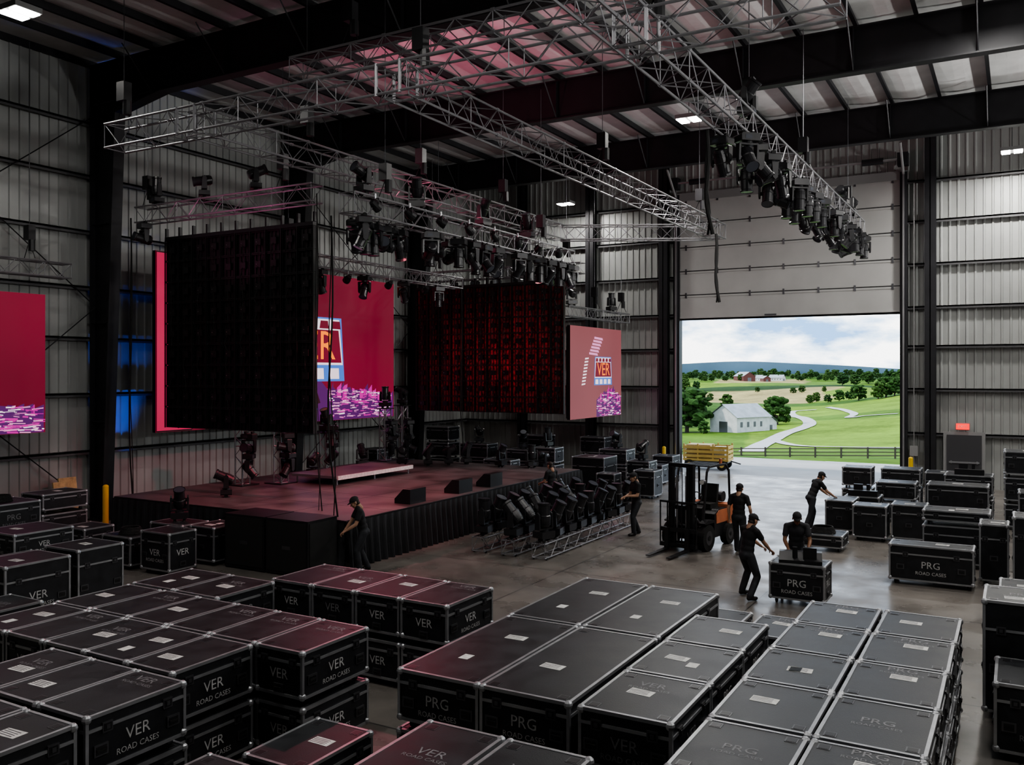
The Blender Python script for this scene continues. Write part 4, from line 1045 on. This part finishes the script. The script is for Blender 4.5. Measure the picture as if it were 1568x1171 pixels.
def barn(px,py,W,L,H,rz,wall):
    X,Y=uv2w(px,py); z=gz(X,Y)-0.4
    b=MB(); b.prism([(-W/2,0),(W/2,0),(W/2,H),(0,H+W*0.33),(-W/2,H)],'y',-L/2,L/2,wall)
    for s2 in (-1,1):
        b.add([(0,-L/2-0.5,H+W*0.33+0.15),(0,L/2+0.5,H+W*0.33+0.15),(s2*(W/2+0.5),L/2+0.5,H-0.2),(s2*(W/2+0.5),-L/2-0.5,H-0.2)],[(0,1,2,3)],M_broof)
    b.bb((-W*0.15,-L/2-0.06,0),(W*0.15,-L/2,H*0.7),M_dish); 
    for k in range(4):
        for s2 in (-1,1): b.bb((s2*W/2,-L/2+L*(k+0.5)/5,H*0.4),(s2*(W/2+0.05),-L/2+L*(k+0.5)/5+0.8,H*0.7),M_dish)
    b.obj('barn',(X,Y,z),rz)
barn(1133,660,8.5,12,4.2,math.radians(-25),M_barn)
barn(1166,657,4.5,6,2.4,math.radians(60),M_barn)
barn(1140,583,12,22,5,math.radians(40),M_bred); barn(1158,583,10,18,4,math.radians(70),M_barn); barn(1190,583,10,16,4,math.radians(80),M_barn); barn(1172,584,8,14,4,math.radians(30),M_bred)
def tree_mesh(seed):
    rr=random.Random(seed); b=MB()
    ml=mat('foliage_%d'%(seed%3),((0.026,0.058,0.014),(0.036,0.07,0.016),(0.02,0.048,0.014))[seed%3],0.9,noise=0.6,nscale=1.2,spec=0.1,bump=1.0,bscale=3)
    mt=mat('bark',(0.05,0.04,0.03),0.9)
    b.tube((0,0,-0.5),(0,0,3.2),0.35,mt,8,0.2)
    for k in range(4):
        t2=k*1.57+rr.uniform(0,1); b.tube((0,0,2.0),(1.4*math.cos(t2),1.4*math.sin(t2),4.2),0.15,mt,5,0.07)
    for k in range(90):
        t2=rr.uniform(0,6.28); z=rr.uniform(1.7,8.3); R=3.4*math.sqrt(max(0.05,1-((z-4.6)/4.1)**2)); q=R*rr.uniform(0.3,0.95)
        r=rr.uniform(0.45,0.95); i0=len(b.v); b.ell((q*math.cos(t2),q*math.sin(t2),z),(r,r,r*0.8),ml,7,5)
        for i in range(i0,len(b.v)): b.v[i]+=Vector((rr.uniform(-.2,.2),rr.uniform(-.2,.2),rr.uniform(-.2,.2)))
    return b.mesh('tree')
TM=[tree_mesh(i) for i in range(4)]
def tree(px,py,h):
    X,Y=uv2w(px,py); o=inst(random.choice(TM),'tree',(X,Y,gz(X,Y)-0.3),(0,0,random.uniform(0,6)))
    s2=h/9.0; o.scale=(s2*random.uniform(0.95,1.35),s2*random.uniform(0.95,1.3),s2)
for (x,y2,hpx) in ((1190,650,46),(1113,626,24),(1052,662,74),(1042,655,60),(1068,640,35),(1078,664,22),(1315,613,26),(1345,611,28),(1357,608,34),(1370,606,30),(1285,614,18),(1300,612,15),(1268,616,14),(1240,617,14),(1098,655,14),(1250,615,16),(1330,588,20),(1310,590,18),(1290,590,20),(1362,590,26),(1380,592,28),(1395,600,30),(1030,640,40),(1180,646,24),(1203,647,20),(1060,612,18),(1074,611,14),(1088,613,12),(1048,600,22),(1066,598,16),(1160,600,9),(1215,602,10),(1228,601,12),(1262,600,10)):
    X,Y=uv2w(x,y2); d=-0.4955*X+0.8686*Y; tree(x,y2,hpx/1360*d)
for i in range(130):
    x=985+i*3.8+random.uniform(-3,3); y2=random.choice((576,578,580,583)) ; X,Y=uv2w(x,y2); d=-0.4955*X+0.8686*Y
    tree(x,y2,random.uniform(7,13)/1360*d)
M_ridge=mat('distant_ridge_haze',(0.07,0.115,0.15),1.0,noise=0.2,nscale=0.004,spec=0)  # bluish aerial haze is put into the ridge colour
b=MB(); vv=[]; n=80
for i in range(n+1):
    u=-0.7+1.6*i/n; d=3300
    X=d*(-0.4955+0.8686*u); Y=d*(0.8686+0.4955*u)
    px=784+1360*u
    h3=4.5+ (6+9*math.exp(-((px-1130)/90.0)**2)+2*math.sin(px*0.021)+4*math.sin(px*0.006+1))/1360*d
    vv+=[(X,Y,-30),(X,Y,h3),(X*1.15,Y*1.15,-30)]
b.add(vv,[(3*i+k,3*i+3+k,3*i+4+k,3*i+1+k) for i in range(n) for k in range(2)],M_ridge); b.obj('distant_ridge',smooth=True)

# ------------------------------------------------------------ world + lights
w=bpy.data.worlds.new('sky'); scene.world=w; w.use_nodes=True; nt=w.node_tree; bg=nt.nodes['Background']
tc=nt.nodes.new('ShaderNodeTexCoord'); mp=nt.nodes.new('ShaderNodeMapping'); mp.inputs['Scale'].default_value=(1,1,2.6); nt.links.new(tc.outputs['Generated'],mp.inputs['Vector'])
n=nt.nodes.new('ShaderNodeTexNoise'); n.inputs['Scale'].default_value=13.0; n.inputs['Detail'].default_value=8; n.inputs['Roughness'].default_value=0.55; nt.links.new(mp.outputs[0],n.inputs['Vector'])
cr=nt.nodes.new('ShaderNodeValToRGB'); e=cr.color_ramp.elements; e[0].position=0.40; e[0].color=(0.16,0.30,0.52,1); e[1].position=0.60; e[1].color=(1,1,1,1); x=e.new(0.50); x.color=(0.50,0.62,0.76,1)
nt.links.new(n.outputs['Fac'],cr.inputs['Fac']); nt.links.new(cr.outputs['Color'],bg.inputs['Color']); bg.inputs['Strength'].default_value=3.7
L=bpy.data.lights.new('sun','SUN'); L.energy=4.8; L.angle=0.03; L.color=(1,0.96,0.88); o=bpy.data.objects.new('sun',L); COL.objects.link(o)
o.rotation_euler=Vector((0.75,0.25,-0.9)).to_track_quat('-Z','Y').to_euler()
L=bpy.data.lights.new('door_portal','AREA'); L.shape='RECTANGLE'; L.size=DX1-DX0; L.size_y=DZ; L.cycles.is_portal=True
o=bpy.data.objects.new('door_portal',L); COL.objects.link(o); o.location=((DX0+DX1)/2,YD+0.05,DZ/2); o.rotation_euler=(math.radians(-90),0,0)
def spot(name,loc,tgt,col,pw,ang=60,blend=0.6,r=0.1):
    L=bpy.data.lights.new(name,'SPOT'); L.energy=pw; L.color=col; L.spot_size=math.radians(ang); L.spot_blend=blend; L.shadow_soft_size=r
    o=bpy.data.objects.new(name,L); COL.objects.link(o); o.location=loc; o.rotation_euler=(Vector(tgt)-Vector(loc)).to_track_quat('-Z','Y').to_euler()
spot('stage_wash',(-13.0,18,7.4),(-17.5,19,1.1),(1,0.18,0.24),1300,80)
spot('stage_wash',(-13.0,24.5,7.4),(-17,24,1.1),(1,0.22,0.26),1300,80)
spot('stage_wash',(-18.8,24,7.2),(-16,22,1.1),(1,0.3,0.35),500,90)
spot('ceiling_wash',(-16.0,18.4,8.2),(-12.5,23,14),(1,0.22,0.36),1100,105,1.0,0.3)
spot('case_wash',(-13.0,16.5,7.6),(-9.3,9.5,1.2),(1,0.2,0.3),450,40)
spot('wall_uplight',(-23.7,18.6,0.25),(-24.85,18.2,5.5),(0.04,0.16,1),1500,38,0.8)
spot('truss_wash',(-20,14.5,6.5),(-19,17.6,9.2),(1,0.2,0.5),200,70)
for y in (10,21,29,36):  # added fill spots out of view, aimed up to brighten the ceiling
    spot('ceiling_fill_spot',(11.5,y,7.5),(-3,y+1,14.1),(1,0.99,0.97),6000,95,1.0,0.4)
    b=MB(); b.bb((-0.2,-0.25,-0.35),(0.2,0.25,-0.1),M_trim); b.bb((0.2,-0.05,-0.3),(1.25,0.05,-0.2),M_trim); b.obj('ceiling_fill_housing',(11.5,y,7.5))  # invented housing to go with the added fill spot
b=MB(); b.bb((-0.2,-0.2,0),(0.2,0.2,0.18),M_black); b.tube((0,0,0.18),(0,0,0.22),0.12,M_led_blue,14); b.obj('uplight_fixture',(-23.7,18.6,0))
try:
    scene.view_settings.view_transform='AgX'; scene.view_settings.look='AgX - Medium High Contrast'
except Exception as ex: print(ex)

cam=bpy.data.cameras.new('cam'); co=bpy.data.objects.new('camera',cam); COL.objects.link(co)
co.location=(0,0,CAMZ); co.rotation_euler=(math.radians(90),0,math.radians(29.7)); cam.sensor_width=36; cam.sensor_fit='HORIZONTAL'
cam.clip_end=9000; cam.clip_start=0.05
cam.lens=31.22; cam.shift_y=-0.0098
scene.camera=co
